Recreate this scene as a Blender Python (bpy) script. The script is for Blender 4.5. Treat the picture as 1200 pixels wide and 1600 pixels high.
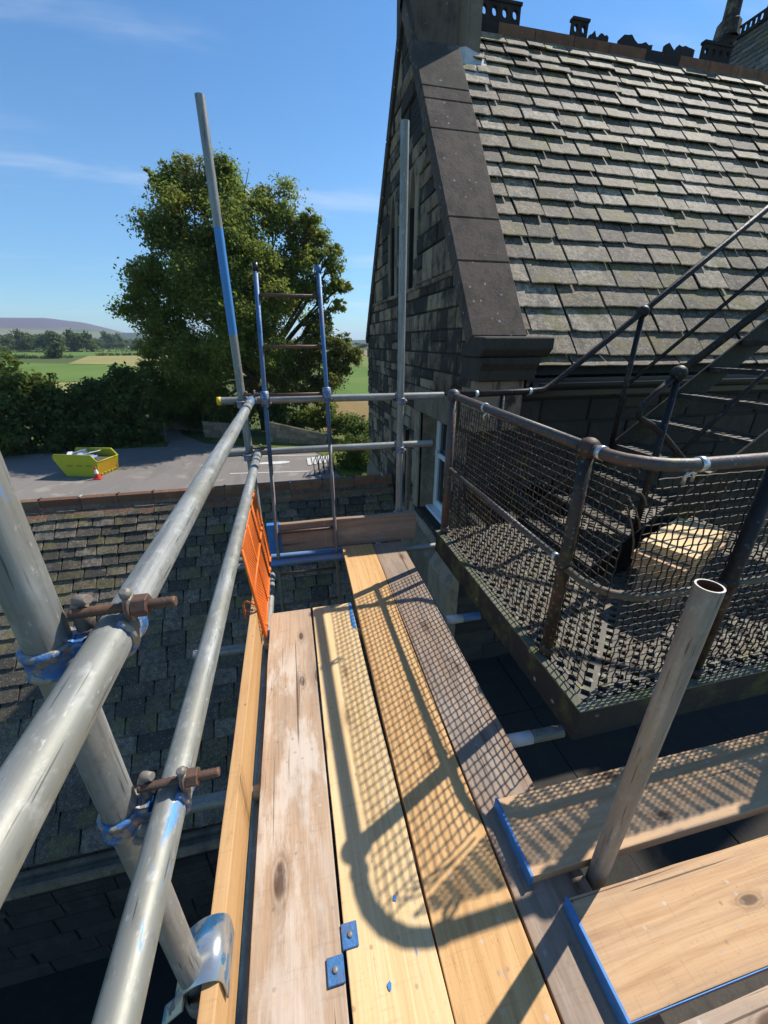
import bpy, bmesh, math, random
import numpy as np
from mathutils import Vector, Matrix, noise as mnoise

rnd = random.Random(7)
R = math.radians
C = bpy.context.scene.collection
for o in list(bpy.data.objects):
    bpy.data.objects.remove(o)
SC = bpy.context.scene

# ------------------------------------------------------------------ camera, sky, sun, exposure
CAMZ, PITCH, YAW, FOC = 1.41, R(23.4), R(13.0), 613.0      # focal length in pixels of a 1200 x 1600 picture
cd = bpy.data.cameras.new('camera'); cam = bpy.data.objects.new('camera', cd); C.objects.link(cam)
cam.location = (0, 0, CAMZ); cam.rotation_euler = (math.pi/2 - PITCH, 0, -YAW)
cd.sensor_fit = 'VERTICAL'; cd.sensor_height = 24.0; cd.lens = 24.0*FOC/1600.0
cd.clip_start = 0.02; cd.clip_end = 30000
SC.camera = cam

SUN_AZ, SUN_EL = R(25.0), R(48.0)                         # azimuth from +X towards +Y
sd = Vector((math.cos(SUN_EL)*math.cos(SUN_AZ), math.cos(SUN_EL)*math.sin(SUN_AZ), math.sin(SUN_EL)))
sl = bpy.data.lights.new('sun', 'SUN'); sl.energy = 4.8; sl.angle = R(0.53); sl.color = (1.0, 0.94, 0.84)
so = bpy.data.objects.new('sun', sl); C.objects.link(so); so.rotation_euler = sd.to_track_quat('Z', 'Y').to_euler()
so.location = sd*40

W = bpy.data.worlds.new('World'); SC.world = W; W.use_nodes = True
wn = W.node_tree.nodes; wl = W.node_tree.links; wn.clear()
sky = wn.new('ShaderNodeTexSky'); sky.sky_type = 'NISHITA'; sky.sun_disc = False
sky.sun_elevation = SUN_EL; sky.sun_rotation = math.atan2(sd.x, sd.y); sky.altitude = 60
sky.air_density = 1.0; sky.dust_density = 0.0; sky.ozone_density = 2.0
bgn = wn.new('ShaderNodeBackground'); bgn.inputs[1].default_value = 0.118
wo = wn.new('ShaderNodeOutputWorld')
# thin cirrus: streaky noise on the direction, thicker low down
tc = wn.new('ShaderNodeTexCoord'); sep = wn.new('ShaderNodeSeparateXYZ'); wl.new(tc.outputs['Generated'], sep.inputs[0])
def wm(op, a, b=None, c=None):
    n = wn.new('ShaderNodeMath'); n.operation = op
    for i, x in enumerate((a, b, c)):
        if x is None: continue
        if isinstance(x, (int, float)): n.inputs[i].default_value = x
        else: wl.new(x, n.inputs[i])
    return n.outputs[0]
zz = wm('ADD', wm('MAXIMUM', sep.outputs[2], 0.0), 0.12)
cx = wm('DIVIDE', sep.outputs[0], zz); cy = wm('DIVIDE', sep.outputs[1], zz)
cmb = wn.new('ShaderNodeCombineXYZ'); wl.new(cx, cmb.inputs[0]); wl.new(wm('MULTIPLY', cy, 1.0), cmb.inputs[1])
rot = wn.new('ShaderNodeMapping'); rot.inputs['Rotation'].default_value = (0, 0, R(-18)); rot.inputs['Scale'].default_value = (0.55, 1.7, 1)
rot.inputs['Location'].default_value = (3.1, 1.3, 0)
wl.new(cmb.outputs[0], rot.inputs[0])
cn = wn.new('ShaderNodeTexNoise'); cn.inputs['Scale'].default_value = 1.05; cn.inputs['Detail'].default_value = 7; cn.inputs['Roughness'].default_value = 0.55
cn.inputs['Distortion'].default_value = 0.5; wl.new(rot.outputs[0], cn.inputs['Vector'])
cr = wn.new('ShaderNodeMapRange'); cr.interpolation_type = 'SMOOTHSTEP'
cr.inputs['From Min'].default_value = 0.50; cr.inputs['From Max'].default_value = 0.80; cr.inputs['To Max'].default_value = 0.48
wl.new(cn.outputs[0], cr.inputs['Value'])
cmx = wn.new('ShaderNodeMix'); cmx.data_type = 'RGBA'; cmx.inputs[7].default_value = (5.0, 5.5, 6.3, 1)
hs = wn.new('ShaderNodeHueSaturation'); hs.inputs['Saturation'].default_value = 1.24; wl.new(sky.outputs[0], hs.inputs['Color'])
wl.new(cr.outputs[0], cmx.inputs[0]); zd = wn.new('ShaderNodeMapRange'); zd.interpolation_type = 'SMOOTHSTEP'; zd.inputs['From Min'].default_value = -.05; zd.inputs['From Max'].default_value = .32
zd.inputs['To Min'].default_value = .60; zd.inputs['To Max'].default_value = 1.0; wl.new(sep.outputs[2], zd.inputs['Value'])
hv = wn.new('ShaderNodeMix'); hv.data_type = 'RGBA'; hv.blend_type = 'MULTIPLY'; hv.inputs[0].default_value = 1.0; wl.new(hs.outputs[0], hv.inputs[6])
hc = wn.new('ShaderNodeCombineColor'); wl.new(wm('MULTIPLY', zd.outputs[0], wm('ADD', .25, wm('MULTIPLY', zd.outputs[0], .75))), hc.inputs[0]); wl.new(zd.outputs[0], hc.inputs[1]); wl.new(wm('POWER', zd.outputs[0], .5), hc.inputs[2]); wl.new(hc.outputs[0], hv.inputs[7])
wl.new(hv.outputs[2], cmx.inputs[6]); wl.new(cmx.outputs[2], bgn.inputs[0]); wl.new(bgn.outputs[0], wo.inputs[0])

SC.view_settings.view_transform = 'Standard'; SC.view_settings.look = 'None'; SC.view_settings.gamma = 1.0
SC.view_settings.use_curve_mapping = False; SC.view_settings.exposure = 0.5
SC.render.engine = 'CYCLES'
cy_ = SC.cycles
cy_.max_bounces = 6; cy_.diffuse_bounces = 3; cy_.glossy_bounces = 3; cy_.transmission_bounces = 4; cy_.transparent_max_bounces = 6
cy_.volume_bounces = 0
cy_.use_denoising = True

# ------------------------------------------------------------------ helpers
def in_frame(p):
    """pixel and depth of a world point (1200 x 1600), only used to sort pieces by the size they show at"""
    x, y, z = p[0], p[1], p[2]-CAMZ
    r = x*math.cos(YAW) - y*math.sin(YAW); f = x*math.sin(YAW) + y*math.cos(YAW)
    d = f*math.cos(PITCH) - z*math.sin(PITCH); h = f*math.sin(PITCH) + z*math.cos(PITCH)
    if d < .05: return None
    return 600 + FOC*r/d, 800 - FOC*h/d, d
def shown_size(p, area):
    q = in_frame(p)
    if q is None or not (-30 < q[0] < 1230 and -30 < q[1] < 1630): return 0
    return area/(q[2]*q[2])

class MB:
    def __init__(s): s.v = []; s.f = []; s.sm = []; s.mi = []
    def add(s, vs, fs, smooth=False, mi=0):
        b = len(s.v); s.v += [tuple(v) for v in vs]
        for f in fs: s.f.append(tuple(i+b for i in f)); s.sm.append(smooth); s.mi.append(mi)
    def box(s, a, b, mi=0):
        x0, y0, z0 = a; x1, y1, z1 = b
        s.add([(x0,y0,z0),(x1,y0,z0),(x1,y1,z0),(x0,y1,z0),(x0,y0,z1),(x1,y0,z1),(x1,y1,z1),(x0,y1,z1)],
              [(0,3,2,1),(4,5,6,7),(0,1,5,4),(1,2,6,5),(2,3,7,6),(3,0,4,7)], mi=mi)
    def bar(s, p, q, w, h, up=(0,0,1), mi=0):
        """box of section w x h from p to q"""
        p = Vector(p); q = Vector(q); d = (q-p).normalized(); u = Vector(up)
        if abs(d.dot(u)) > .98: u = Vector((0,1,0))
        sx = d.cross(u).normalized()*w/2; sz = sx.normalized().cross(d).normalized()*h/2
        vs = [p-sx-sz, p+sx-sz, p+sx+sz, p-sx+sz, q-sx-sz, q+sx-sz, q+sx+sz, q-sx+sz]
        s.add(vs, [(0,1,2,3),(7,6,5,4),(0,4,5,1),(1,5,6,2),(2,6,7,3),(3,7,4,0)], mi=mi)
    def prism(s, poly, fn, d0, d1, mi=0):
        """poly: 2D points (counter-clockwise), fn(a, b, d) -> 3D"""
        n = len(poly)
        vs = [fn(a, b, d0) for a, b in poly] + [fn(a, b, d1) for a, b in poly]
        fs = [tuple(range(n-1, -1, -1)), tuple(range(n, 2*n))] + [(i, (i+1) % n, n+(i+1) % n, n+i) for i in range(n)]
        s.add(vs, fs, mi=mi)
    def tube(s, pts, r, seg=12, cap=True, smooth=True, mi=0, twist=0):
        pts = [Vector(p) for p in pts]; n = len(pts); rr = r if isinstance(r, (list, tuple)) else [r]*n
        vs = []; prev = None
        for i, p in enumerate(pts):
            d = (pts[min(i+1, n-1)] - pts[max(i-1, 0)]).normalized()
            if prev is None:
                u = Vector((0,0,1)) if abs(d.z) < .9 else Vector((1,0,0))
                a = d.cross(u).normalized()
            else:
                a = (prev - d*prev.dot(d)).normalized()
            prev = a; b = d.cross(a)
            for k in range(seg):
                t = 2*math.pi*k/seg + twist
                vs.append(p + (a*math.cos(t) + b*math.sin(t))*rr[i])
        fs = []
        for i in range(n-1):
            for k in range(seg):
                k2 = (k+1) % seg
                fs.append((i*seg+k, i*seg+k2, (i+1)*seg+k2, (i+1)*seg+k))
        s.add(vs, fs, smooth, mi)
        if cap:
            b = len(s.v) - len(vs)
            s.f.append(tuple(b+k for k in range(seg-1, -1, -1))); s.sm.append(False); s.mi.append(mi)
            s.f.append(tuple(b+(n-1)*seg+k for k in range(seg))); s.sm.append(False); s.mi.append(mi)
    def lathe(s, prof, c, ax=(0,0,1), seg=16, smooth=True, mi=0, a0=0, a1=2*math.pi):
        """prof: (radius, height) pairs turned about the axis through c"""
        ax = Vector(ax).normalized(); u = Vector((1,0,0)) if abs(ax.x) < .9 else Vector((0,1,0))
        a = (u - ax*u.dot(ax)).normalized(); b = ax.cross(a); c = Vector(c); full = abs(a1-a0-2*math.pi) < 1e-6
        ns = seg if full else seg+1; vs = []
        for r, h in prof:
            for k in range(ns):
                t = a0 + (a1-a0)*k/seg
                vs.append(c + ax*h + (a*math.cos(t) + b*math.sin(t))*r)
        fs = []
        for i in range(len(prof)-1):
            for k in range(seg):
                k2 = (k+1) % ns
                fs.append((i*ns+k, i*ns+k2, (i+1)*ns+k2, (i+1)*ns+k))
        s.add(vs, fs, smooth, mi)
    def ball(s, c, r, seg=14, rings=8, sc=(1,1,1), mi=0):
        vs = []; fs = []
        for i in range(rings+1):
            t = math.pi*i/rings
            for k in range(seg):
                p = 2*math.pi*k/seg
                vs.append((c[0]+r*sc[0]*math.sin(t)*math.cos(p), c[1]+r*sc[1]*math.sin(t)*math.sin(p), c[2]+r*sc[2]*math.cos(t)))
        for i in range(rings):
            for k in range(seg):
                k2 = (k+1) % seg
                fs.append((i*seg+k, (i+1)*seg+k, (i+1)*seg+k2, i*seg+k2))
        s.add(vs, fs, True, mi)
    def mesh(s, name, bevel=0.0, angle=40, segs=1):
        me = bpy.data.meshes.new(name); me.from_pydata(s.v, [], s.f); me.update()
        me.polygons.foreach_set('use_smooth', s.sm)
        if any(s.mi): me.polygons.foreach_set('material_index', s.mi)
        if bevel:
            bm = bmesh.new(); bm.from_mesh(me)
            es = [e for e in bm.edges if len(e.link_faces) == 2 and e.calc_face_angle(0) > R(angle)]
            bmesh.ops.bevel(bm, geom=es, offset=bevel, segments=segs, affect='EDGES', profile=.6)
            bm.to_mesh(me); bm.free()
        return me

def worldloc(o):
    v = Vector((0,0,0))
    while o is not None: v += o.location; o = o.parent
    return v
def link(name, me, mat, parent=None):
    o = bpy.data.objects.new(name, me); C.objects.link(o)
    for m in (mat if isinstance(mat, (list, tuple)) else [mat]):
        if me is not None and m is not None and len(me.materials) < (len(mat) if isinstance(mat, (list, tuple)) else 1): me.materials.append(m)
    if parent is not None: o.parent = parent
    return o
def part(name, mb, mat, parent, bevel=0.0, **k):
    """mesh given in world coordinates, under an unrotated parent"""
    o = link(name, mb.mesh(name, bevel, **k), mat, parent); o.location = -worldloc(parent); return o
def lpart(name, mb, mat, parent, bevel=0.0, **k):
    """mesh given in the parent's own coordinates"""
    return link(name, mb.mesh(name, bevel, **k), mat, parent)
def tag(o, label=None, cat=None, group=None, kind=None):
    if label: o['label'] = label
    if cat: o['category'] = cat
    if group: o['group'] = group
    if kind: o['kind'] = kind
    return o
def thing(name, label, cat, loc=(0,0,0), group=None):
    o = bpy.data.objects.new(name, None); C.objects.link(o); o.location = loc; o.empty_display_size = .1
    return tag(o, label, cat, group)
def solid(name, mb, mat, label, cat, group=None, bevel=0.0, **k):
    return tag(link(name, mb.mesh(name, bevel, **k), mat), label, cat, group)
def structure(name, mb, mat):
    return tag(link(name, mb.mesh(name), mat), kind='structure')

# ------------------------------------------------------------------ materials
class NT:
    def __init__(s, name, rough=.8, metallic=0.0, spec=.3):
        s.m = bpy.data.materials.new(name); s.m.use_nodes = True; t = s.m.node_tree; s.t = t
        s.b = t.nodes['Principled BSDF']; s.b.inputs['Roughness'].default_value = rough; s.b.inputs['Metallic'].default_value = metallic
        s.b.inputs['Specular IOR Level'].default_value = spec
    def new(s, k): return s.t.nodes.new(k)
    def lk(s, a, b): s.t.links.new(a, b)
    def put(s, sock, v):
        if v is None: return
        if isinstance(v, (int, float)): sock.default_value = v
        elif isinstance(v, (tuple, list)):
            sock.default_value = tuple(v) + ((1,) if len(v) == 3 and sock.type == 'RGBA' else ())
        else: s.lk(v, sock)
    def math(s, op, a, b=None, c=None, clamp=False):
        n = s.new('ShaderNodeMath'); n.operation = op; n.use_clamp = clamp
        s.put(n.inputs[0], a); s.put(n.inputs[1], b); s.put(n.inputs[2], c); return n.outputs[0]
    def coord(s, kind='world'):
        if kind == 'world': return s.new('ShaderNodeNewGeometry').outputs['Position']
        return s.new('ShaderNodeTexCoord').outputs['Object']
    def mapping(s, v, scale=(1,1,1), loc=(0,0,0), rot=(0,0,0)):
        n = s.new('ShaderNodeMapping'); s.lk(v, n.inputs[0]); s.put(n.inputs['Scale'], scale); s.put(n.inputs['Location'], loc); s.put(n.inputs['Rotation'], rot); return n.outputs[0]
    def noise(s, v, scale, detail=4, rough=.55, dist=0.0, color=False):
        n = s.new('ShaderNodeTexNoise'); s.lk(v, n.inputs['Vector']); s.put(n.inputs['Scale'], scale); s.put(n.inputs['Detail'], detail)
        s.put(n.inputs['Roughness'], rough); s.put(n.inputs['Distortion'], dist); return n.outputs['Color' if color else 'Fac']
    def voro(s, v, scale, feature='F1', out='Distance', rand=1.0, dims='3D'):
        n = s.new('ShaderNodeTexVoronoi'); n.feature = feature; n.voronoi_dimensions = dims; s.lk(v, n.inputs['Vector']); s.put(n.inputs['Scale'], scale); s.put(n.inputs['Randomness'], rand); return n.outputs[out]
    def ramp(s, v, lo, hi, a=0.0, b=1.0):
        n = s.new('ShaderNodeMapRange'); n.interpolation_type = 'SMOOTHSTEP'; s.put(n.inputs['Value'], v); s.put(n.inputs['From Min'], lo); s.put(n.inputs['From Max'], hi)
        s.put(n.inputs['To Min'], a); s.put(n.inputs['To Max'], b); return n.outputs[0]
    def mix(s, f, a, b, mode='MIX'):
        n = s.new('ShaderNodeMix'); n.data_type = 'RGBA'; n.blend_type = mode; n.clamp_factor = True
        s.put(n.inputs[0], f); s.put(n.inputs[6], a); s.put(n.inputs[7], b); return n.outputs[2]
    def pal(s, v, stops):
        n = s.new('ShaderNodeValToRGB'); s.lk(v, n.inputs[0]); e = n.color_ramp.elements
        while len(e) < len(stops): e.new(.5)
        for i, (p, c) in enumerate(stops): e[i].position = p; e[i].color = tuple(c) + (1,)
        return n.outputs[0]
    def rand(s):
        o = s.new('ShaderNodeObjectInfo').outputs['Random']; g = s.new('ShaderNodeNewGeometry').outputs['Random Per Island']
        return s.math('FRACT', s.math('ADD', o, g))
    def orand(s): return s.new('ShaderNodeObjectInfo').outputs['Random']
    def sepxyz(s, v):
        n = s.new('ShaderNodeSeparateXYZ'); s.lk(v, n.inputs[0]); return n.outputs
    def comb(s, x, y, z):
        n = s.new('ShaderNodeCombineXYZ'); s.put(n.inputs[0], x); s.put(n.inputs[1], y); s.put(n.inputs[2], z); return n.outputs[0]
    def attr(s, name, typ='OBJECT'):
        n = s.new('ShaderNodeAttribute'); n.attribute_type = typ; n.attribute_name = name; return n.outputs['Fac']
    def base(s, c): s.put(s.b.inputs['Base Color'], c); return s
    def rough(s, r): s.put(s.b.inputs['Roughness'], r); return s
    def metal(s, r): s.put(s.b.inputs['Metallic'], r); return s
    def bump(s, h, strength=.3, dist=.01):
        n = s.new('ShaderNodeBump'); s.put(n.inputs['Height'], h); s.put(n.inputs['Strength'], strength); s.put(n.inputs['Distance'], dist)
        s.lk(n.outputs[0], s.b.inputs['Normal']); return s

def m_plain(name, c, rough=.7, metallic=0.0, var=.25, scale=20, spec=.3, bump=.15):
    n = NT(name, rough, metallic, spec); v = n.coord('object'); f = n.noise(v, scale, 5)
    n.base(n.mix(f, tuple(x*(1-var) for x in c), tuple(min(1, x*(1+var)) for x in c)))
    if bump: n.bump(f, bump, .004)
    return n.m

def m_tube():
    """weathered galvanised tube; along local Z; blue paint between the object's blue_from and blue_to"""
    n = NT('galvanised_steel', .5, .4, .5); v = n.coord('object'); r = n.orand()
    vv = n.new('ShaderNodeVectorMath'); vv.operation = 'ADD'; n.lk(v, vv.inputs[0]); n.lk(n.comb(n.math('MULTIPLY', r, 9.0), 0, n.math('MULTIPLY', r, 31.0)), vv.inputs[1]); v2 = vv.outputs[0]
    streak = n.noise(n.mapping(v2, (60, 60, 2.6)), 1.0, 6, .6)
    patch = n.noise(n.mapping(v2, (10, 10, 4)), 1.0, 5, .6)
    fine = n.noise(n.mapping(v2, (160, 160, 60)), 1.0, 3, .6)
    c = n.pal(streak, [(.25, (.14, .145, .138)), (.5, (.265, .275, .265)), (.75, (.41, .42, .405))])
    c = n.mix(n.ramp(patch, .44, .62), c, (.235, .235, .205))
    blot = n.noise(n.mapping(v2, (34, 34, 22)), 1.0, 6, .7); c = n.mix(n.ramp(blot, .54, .68, 0, .5), c, (.44, .45, .425)); c = n.mix(n.ramp(blot, .44, .34, 0, .6), c, (.16, .165, .155))
    dirt = n.math('MULTIPLY', n.attr('dirt'), n.ramp(n.noise(n.mapping(v2, (14, 14, 9)), 1.0, 6, .65), .34, .58)); c = n.mix(dirt, c, (.27, .235, .19))
    c = n.mix(n.ramp(fine, .62, .8, 0, .6), c, (.66, .66, .64))
    scr = n.noise(n.mapping(v2, (230, 230, 9)), 1.0, 2, .5)
    c = n.mix(n.ramp(scr, .65, .71, 0, .75), c, (.06, .06, .06))
    rust = n.noise(n.mapping(v2, (24, 24, 12)), 1.0, 4, .6)
    c = n.mix(n.ramp(rust, .70, .80, 0, .5), c, (.16, .10, .06))
    z = n.sepxyz(v)[2]; wob = n.math('MULTIPLY', n.math('SUBTRACT', n.noise(n.mapping(v, (25, 25, 14)), 1.0, 4), .5), .05)
    zz_ = n.math('ADD', z, wob)
    blue = n.math('MULTIPLY', n.math('GREATER_THAN', zz_, n.attr('blue_from')), n.math('LESS_THAN', zz_, n.attr('blue_to')))
    wear = n.math('SUBTRACT', 1.0, n.math('MULTIPLY', n.ramp(n.noise(n.mapping(v2, (30, 30, 6)), 1.0, 5, .65), .33, .42), n.attr('wear')))
    blue = n.math('MULTIPLY', blue, wear)
    bc = n.mix(fine, (.045, .20, .50), (.07, .28, .62))
    c = n.mix(blue, c, bc)
    n.base(c); n.rough(n.math('ADD', .40, n.math('MULTIPLY', blot, .3))); n.metal(n.math('MULTIPLY', n.math('SUBTRACT', 1.0, blue), .38))
    n.bump(n.math('ADD', n.math('MULTIPLY', streak, .6), n.math('MULTIPLY', patch, .8)), .22, .004); return n.m

def m_wood(name, lo, mid, hi, lime=0.0, grey=0.0, knot=1.0, seed=0.0, wet=0.0):
    """sawn board, local X along the length, local Y across"""
    n = NT(name, .72, 0, .25); v = n.coord('object'); r = n.orand()
    vv = n.new('ShaderNodeVectorMath'); vv.operation = 'ADD'; n.lk(v, vv.inputs[0]); n.lk(n.comb(n.math('ADD', n.math('MULTIPLY', r, 17.0), seed), n.math('MULTIPLY', r, 5.0), seed), vv.inputs[1]); v = vv.outputs[0]
    kv = n.mapping(v, (2.6, 7.0, 0.0))
    kd = n.voro(kv, 1.0, dims='2D'); kc = n.sepxyz(n.voro(kv, 1.0, out='Color', dims='2D'))
    on = n.math('GREATER_THAN', kc[0], .60)
    ks = n.math('ADD', .55, n.math('MULTIPLY', kc[1], .6))
    kd = n.math('ADD', n.math('DIVIDE', kd, n.math('MULTIPLY', ks, .8)), n.math('MULTIPLY', n.math('SUBTRACT', n.noise(n.mapping(v, (14, 40, 40)), 1.0, 2), .5), .03))
    halo = n.math('MULTIPLY', n.math('MULTIPLY', n.ramp(kd, .36, .02), on), n.ramp(n.noise(n.mapping(v, (9, 60, 60), (2, 2, 2)), 1.0, 4, .6), .30, .62))
    core = n.math('MULTIPLY', n.math('MULTIPLY', n.ramp(kd, .15, .09), on), knot)
    kring = n.math('MULTIPLY', n.math('MULTIPLY', n.math('PINGPONG', n.math('MULTIPLY', kd, 26.0), 1.0), n.ramp(kd, .30, .14)), n.math('MULTIPLY', on, knot))
    x, y, z = n.sepxyz(v)
    low = n.noise(n.mapping(v, (.7, 3.2, 3.2)), 1.0, 3, .5)
    yy = n.math('ADD', n.math('ADD', n.math('MULTIPLY', y, 6.0), n.math('MULTIPLY', z, 6.0)), n.math('ADD', n.math('MULTIPLY', halo, .45), n.math('MULTIPLY', low, 1.1)))
    gv = n.comb(n.math('MULTIPLY', x, .22), n.math('MULTIPLY', yy, 4.6), 0.0)
    rings = n.noise(gv, 1.0, 2, .5)
    rings = n.math('PINGPONG', n.math('MULTIPLY', rings, 6.0), 1.0)
    fib = n.noise(n.mapping(v, (9, 260, 260)), 1.0, 4, .6)
    pat = n.math('ADD', n.math('MULTIPLY', n.noise(n.mapping(v, (2.2, 7, 7)), 1.0, 5, .6), .5), n.math('MULTIPLY', n.noise(n.mapping(v, (.45, 17, 17), (3, 0, 5)), 1.0, 4, .6), .5))
    f = n.math('ADD', n.math('MULTIPLY', rings, .18), n.math('ADD', n.math('MULTIPLY', fib, .42), n.math('MULTIPLY', n.math('ADD', n.math('MULTIPLY', n.math('SUBTRACT', pat, .5), 1.5), .5), .52)))
    c = n.pal(f, [(.28, lo), (.55, mid), (.85, hi)])
    c = n.mix(n.math('MULTIPLY', halo, .55), c, tuple(q*.62 for q in lo))
    c = n.mix(n.math('MULTIPLY', kring, .45), c, tuple(q*.40 for q in lo))
    c = n.mix(core, c, (.085, .043, .022))
    saw = n.noise(n.mapping(v, (150, 9, 9)), 1.0, 3, .6); c = n.mix(n.ramp(saw, .55, .75, 0, .22), c, tuple(q*.6 for q in lo))
    dot = n.noise(n.mapping(v, (90, 190, 190)), 1.0, 3, .6); c = n.mix(n.ramp(dot, .66, .74, 0, .5), c, tuple(q*.35 for q in lo))
    if grey:
        g = n.noise(n.mapping(v, (1.6, 14, 14), (5, 3, 0)), 1.0, 6, .65)
        c = n.mix(n.math('MULTIPLY', n.ramp(g, .42, .66), grey), c, (.21, .178, .148))
    if lime:
        g = n.noise(n.mapping(v, (4.2, 13, 13), (2, 9, 0)), 1.0, 7, .68); g2 = n.noise(n.mapping(v, (1.1, 2.6, 2.6), (1, 4, 0)), 1.0, 2)
        c = n.mix(n.math('MULTIPLY', n.math('MULTIPLY', n.math('MULTIPLY', n.ramp(g, .44, .62), n.ramp(g2, .40, .62)), n.math('SUBTRACT', 1.0, halo)), lime), c, (.60, .55, .49))
    d = n.noise(n.mapping(v, (5, 16, 16), (7, 1, 0)), 1.0, 6, .7)
    c = n.mix(n.ramp(d, .62, .76, 0, .5), c, tuple(q*.42 for q in lo))
    spl = n.voro(n.mapping(v, (34, 34, 0)), 1.0, dims='2D'); spc = n.sepxyz(n.voro(n.mapping(v, (34, 34, 0)), 1.0, out='Color', dims='2D'))
    spm = n.math('MULTIPLY', n.ramp(n.math('ADD', spl, n.math('MULTIPLY', dot, .25)), .34, .22), n.math('GREATER_THAN', spc[0], .90)); c = n.mix(n.math('MULTIPLY', spm, .5), c, n.mix(spc[1], (.55, .52, .47), tuple(q*.4 for q in lo)))
    crack = n.noise(n.mapping(v, (.9, 60, 60), (0, 3, 0)), 1.0, 3, .5)
    crk = n.ramp(crack, .655, .68, 0, 1)
    c = n.mix(n.math('MULTIPLY', crk, .75 if (grey or lime) else .18), c, (.035, .022, .015))
    if wet:
        st = n.voro(n.mapping(v, (7, 26, 26)), 1.0); c = n.mix(n.ramp(st, .10, .03, 0, wet), c, (.05, .18, .42))
    n.base(c); n.rough(.70)
    n.bump(n.math('SUBTRACT', n.math('ADD', n.math('MULTIPLY', fib, .6), n.math('MULTIPLY', rings, .35)), n.math('MULTIPLY', crk, .9)), .3, .003)
    return n.m

def m_slate(name, tones, lichen=.5, moss=.3, dark=1.0):
    n = NT(name, .78, 0, .35); p = n.coord('world'); r = n.rand()
    c = n.pal(r, tones)
    big = n.noise(p, 5.0, 5, .6); fine = n.noise(p, 60.0, 5, .65); mid = n.noise(p, 19.0, 4, .6)
    c = n.mix(1.0, c, n.mix(n.ramp(fine, .30, .70), (.62, .62, .62), (1.55, 1.53, 1.48)), 'MULTIPLY')
    sm = n.noise(n.mapping(p, (5, 2.2, 2.2), (3, 3, 3)), 1.0, 5, .65); c = n.mix(n.ramp(sm, .50, .66, 0, .62), c, (.05, .044, .035))
    c = n.mix(n.ramp(mid, .34, .60, .62, 0), c, (.034, .031, .028))
    sp0 = n.noise(p, 130.0, 4, .7); c = n.mix(n.ramp(sp0, .50, .66, 0, .65), c, (.045, .042, .036)); c = n.mix(n.ramp(sp0, .44, .30, 0, .5), c, (.42, .40, .35))
    r2 = n.math('FRACT', n.math('MULTIPLY', r, 7.31))
    mo = n.math('MULTIPLY', n.ramp(big, .44, .62), n.ramp(r2, .25, .75))
    c = n.mix(n.math('MULTIPLY', mo, moss*.8), c, n.mix(mid, (.10, .085, .028), (.21, .18, .055)))
    v = n.voro(p, 34.0); vc = n.sepxyz(n.voro(p, 34.0, out='Color'))
    sp = n.math('MULTIPLY', n.ramp(n.math('ADD', v, n.math('MULTIPLY', fine, .25)), .46, .30), n.math('GREATER_THAN', vc[0], .60))
    c = n.mix(n.math('MULTIPLY', sp, lichen), c, (.42, .41, .37))
    v = n.voro(p, 13.0); vc = n.sepxyz(n.voro(p, 13.0, out='Color'))
    sp = n.math('MULTIPLY', n.ramp(n.math('ADD', v, n.math('MULTIPLY', mid, .55)), .58, .40), n.math('GREATER_THAN', vc[1], .80))
    c = n.mix(n.math('MULTIPLY', sp, lichen*.8), c, (.34, .335, .30))
    n.base(c); n.bump(n.math('ADD', n.math('MULTIPLY', mid, .7), n.math('MULTIPLY', fine, .5)), .55, .008); return n.m

def m_stone(name, tones, soot=.6, green=0.0, spots=.0, scale=1.0, bump=.5):
    n = NT(name, .88, 0, .2); p = n.coord('world'); r = n.rand()
    c = n.pal(r, tones)
    a = n.noise(p, 4.6*scale, 7, .72, .3); b = n.noise(p, 38.0*scale, 6, .7); d = n.noise(n.mapping(p, (6, 6, 1.6)), 1.0, 5, .6)
    c = n.mix(n.math('MULTIPLY', b, .65), c, tuple(q*.45 for q in tones[0][1]))
    s_ = n.math('ADD', n.math('MULTIPLY', n.math('FRACT', n.math('MULTIPLY', r, 5.7)), .24), n.math('ADD', n.math('MULTIPLY', a, .64), n.math('MULTIPLY', d, .34)))
    c = n.mix(n.math('MULTIPLY', n.ramp(s_, .49, .67), soot), c, (.028, .026, .025))
    e = n.noise(n.mapping(p, (14, 14, 3.5), (5, 1, 2)), 1.0, 6, .7); c = n.mix(n.math('MULTIPLY', n.ramp(e, .52, .64), soot*.75), c, (.035, .032, .03))
    if green:
        g = n.noise(p, 7.0, 5, .6); c = n.mix(n.math('MULTIPLY', n.ramp(g, .48, .66), green), c, (.085, .095, .03))
    if spots:
        v = n.voro(p, 15.0); vc = n.sepxyz(n.voro(p, 15.0, out='Color'))[0]
        sp = n.math('MULTIPLY', n.ramp(n.math('ADD', v, n.math('MULTIPLY', b, .45)), .42, .26), n.math('GREATER_THAN', vc, .74))
        c = n.mix(n.math('MULTIPLY', sp, spots), c, (.46, .45, .43))
    n.base(c); n.bump(n.math('ADD', n.math('MULTIPLY', a, .5), b), bump, .012); return n.m

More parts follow.
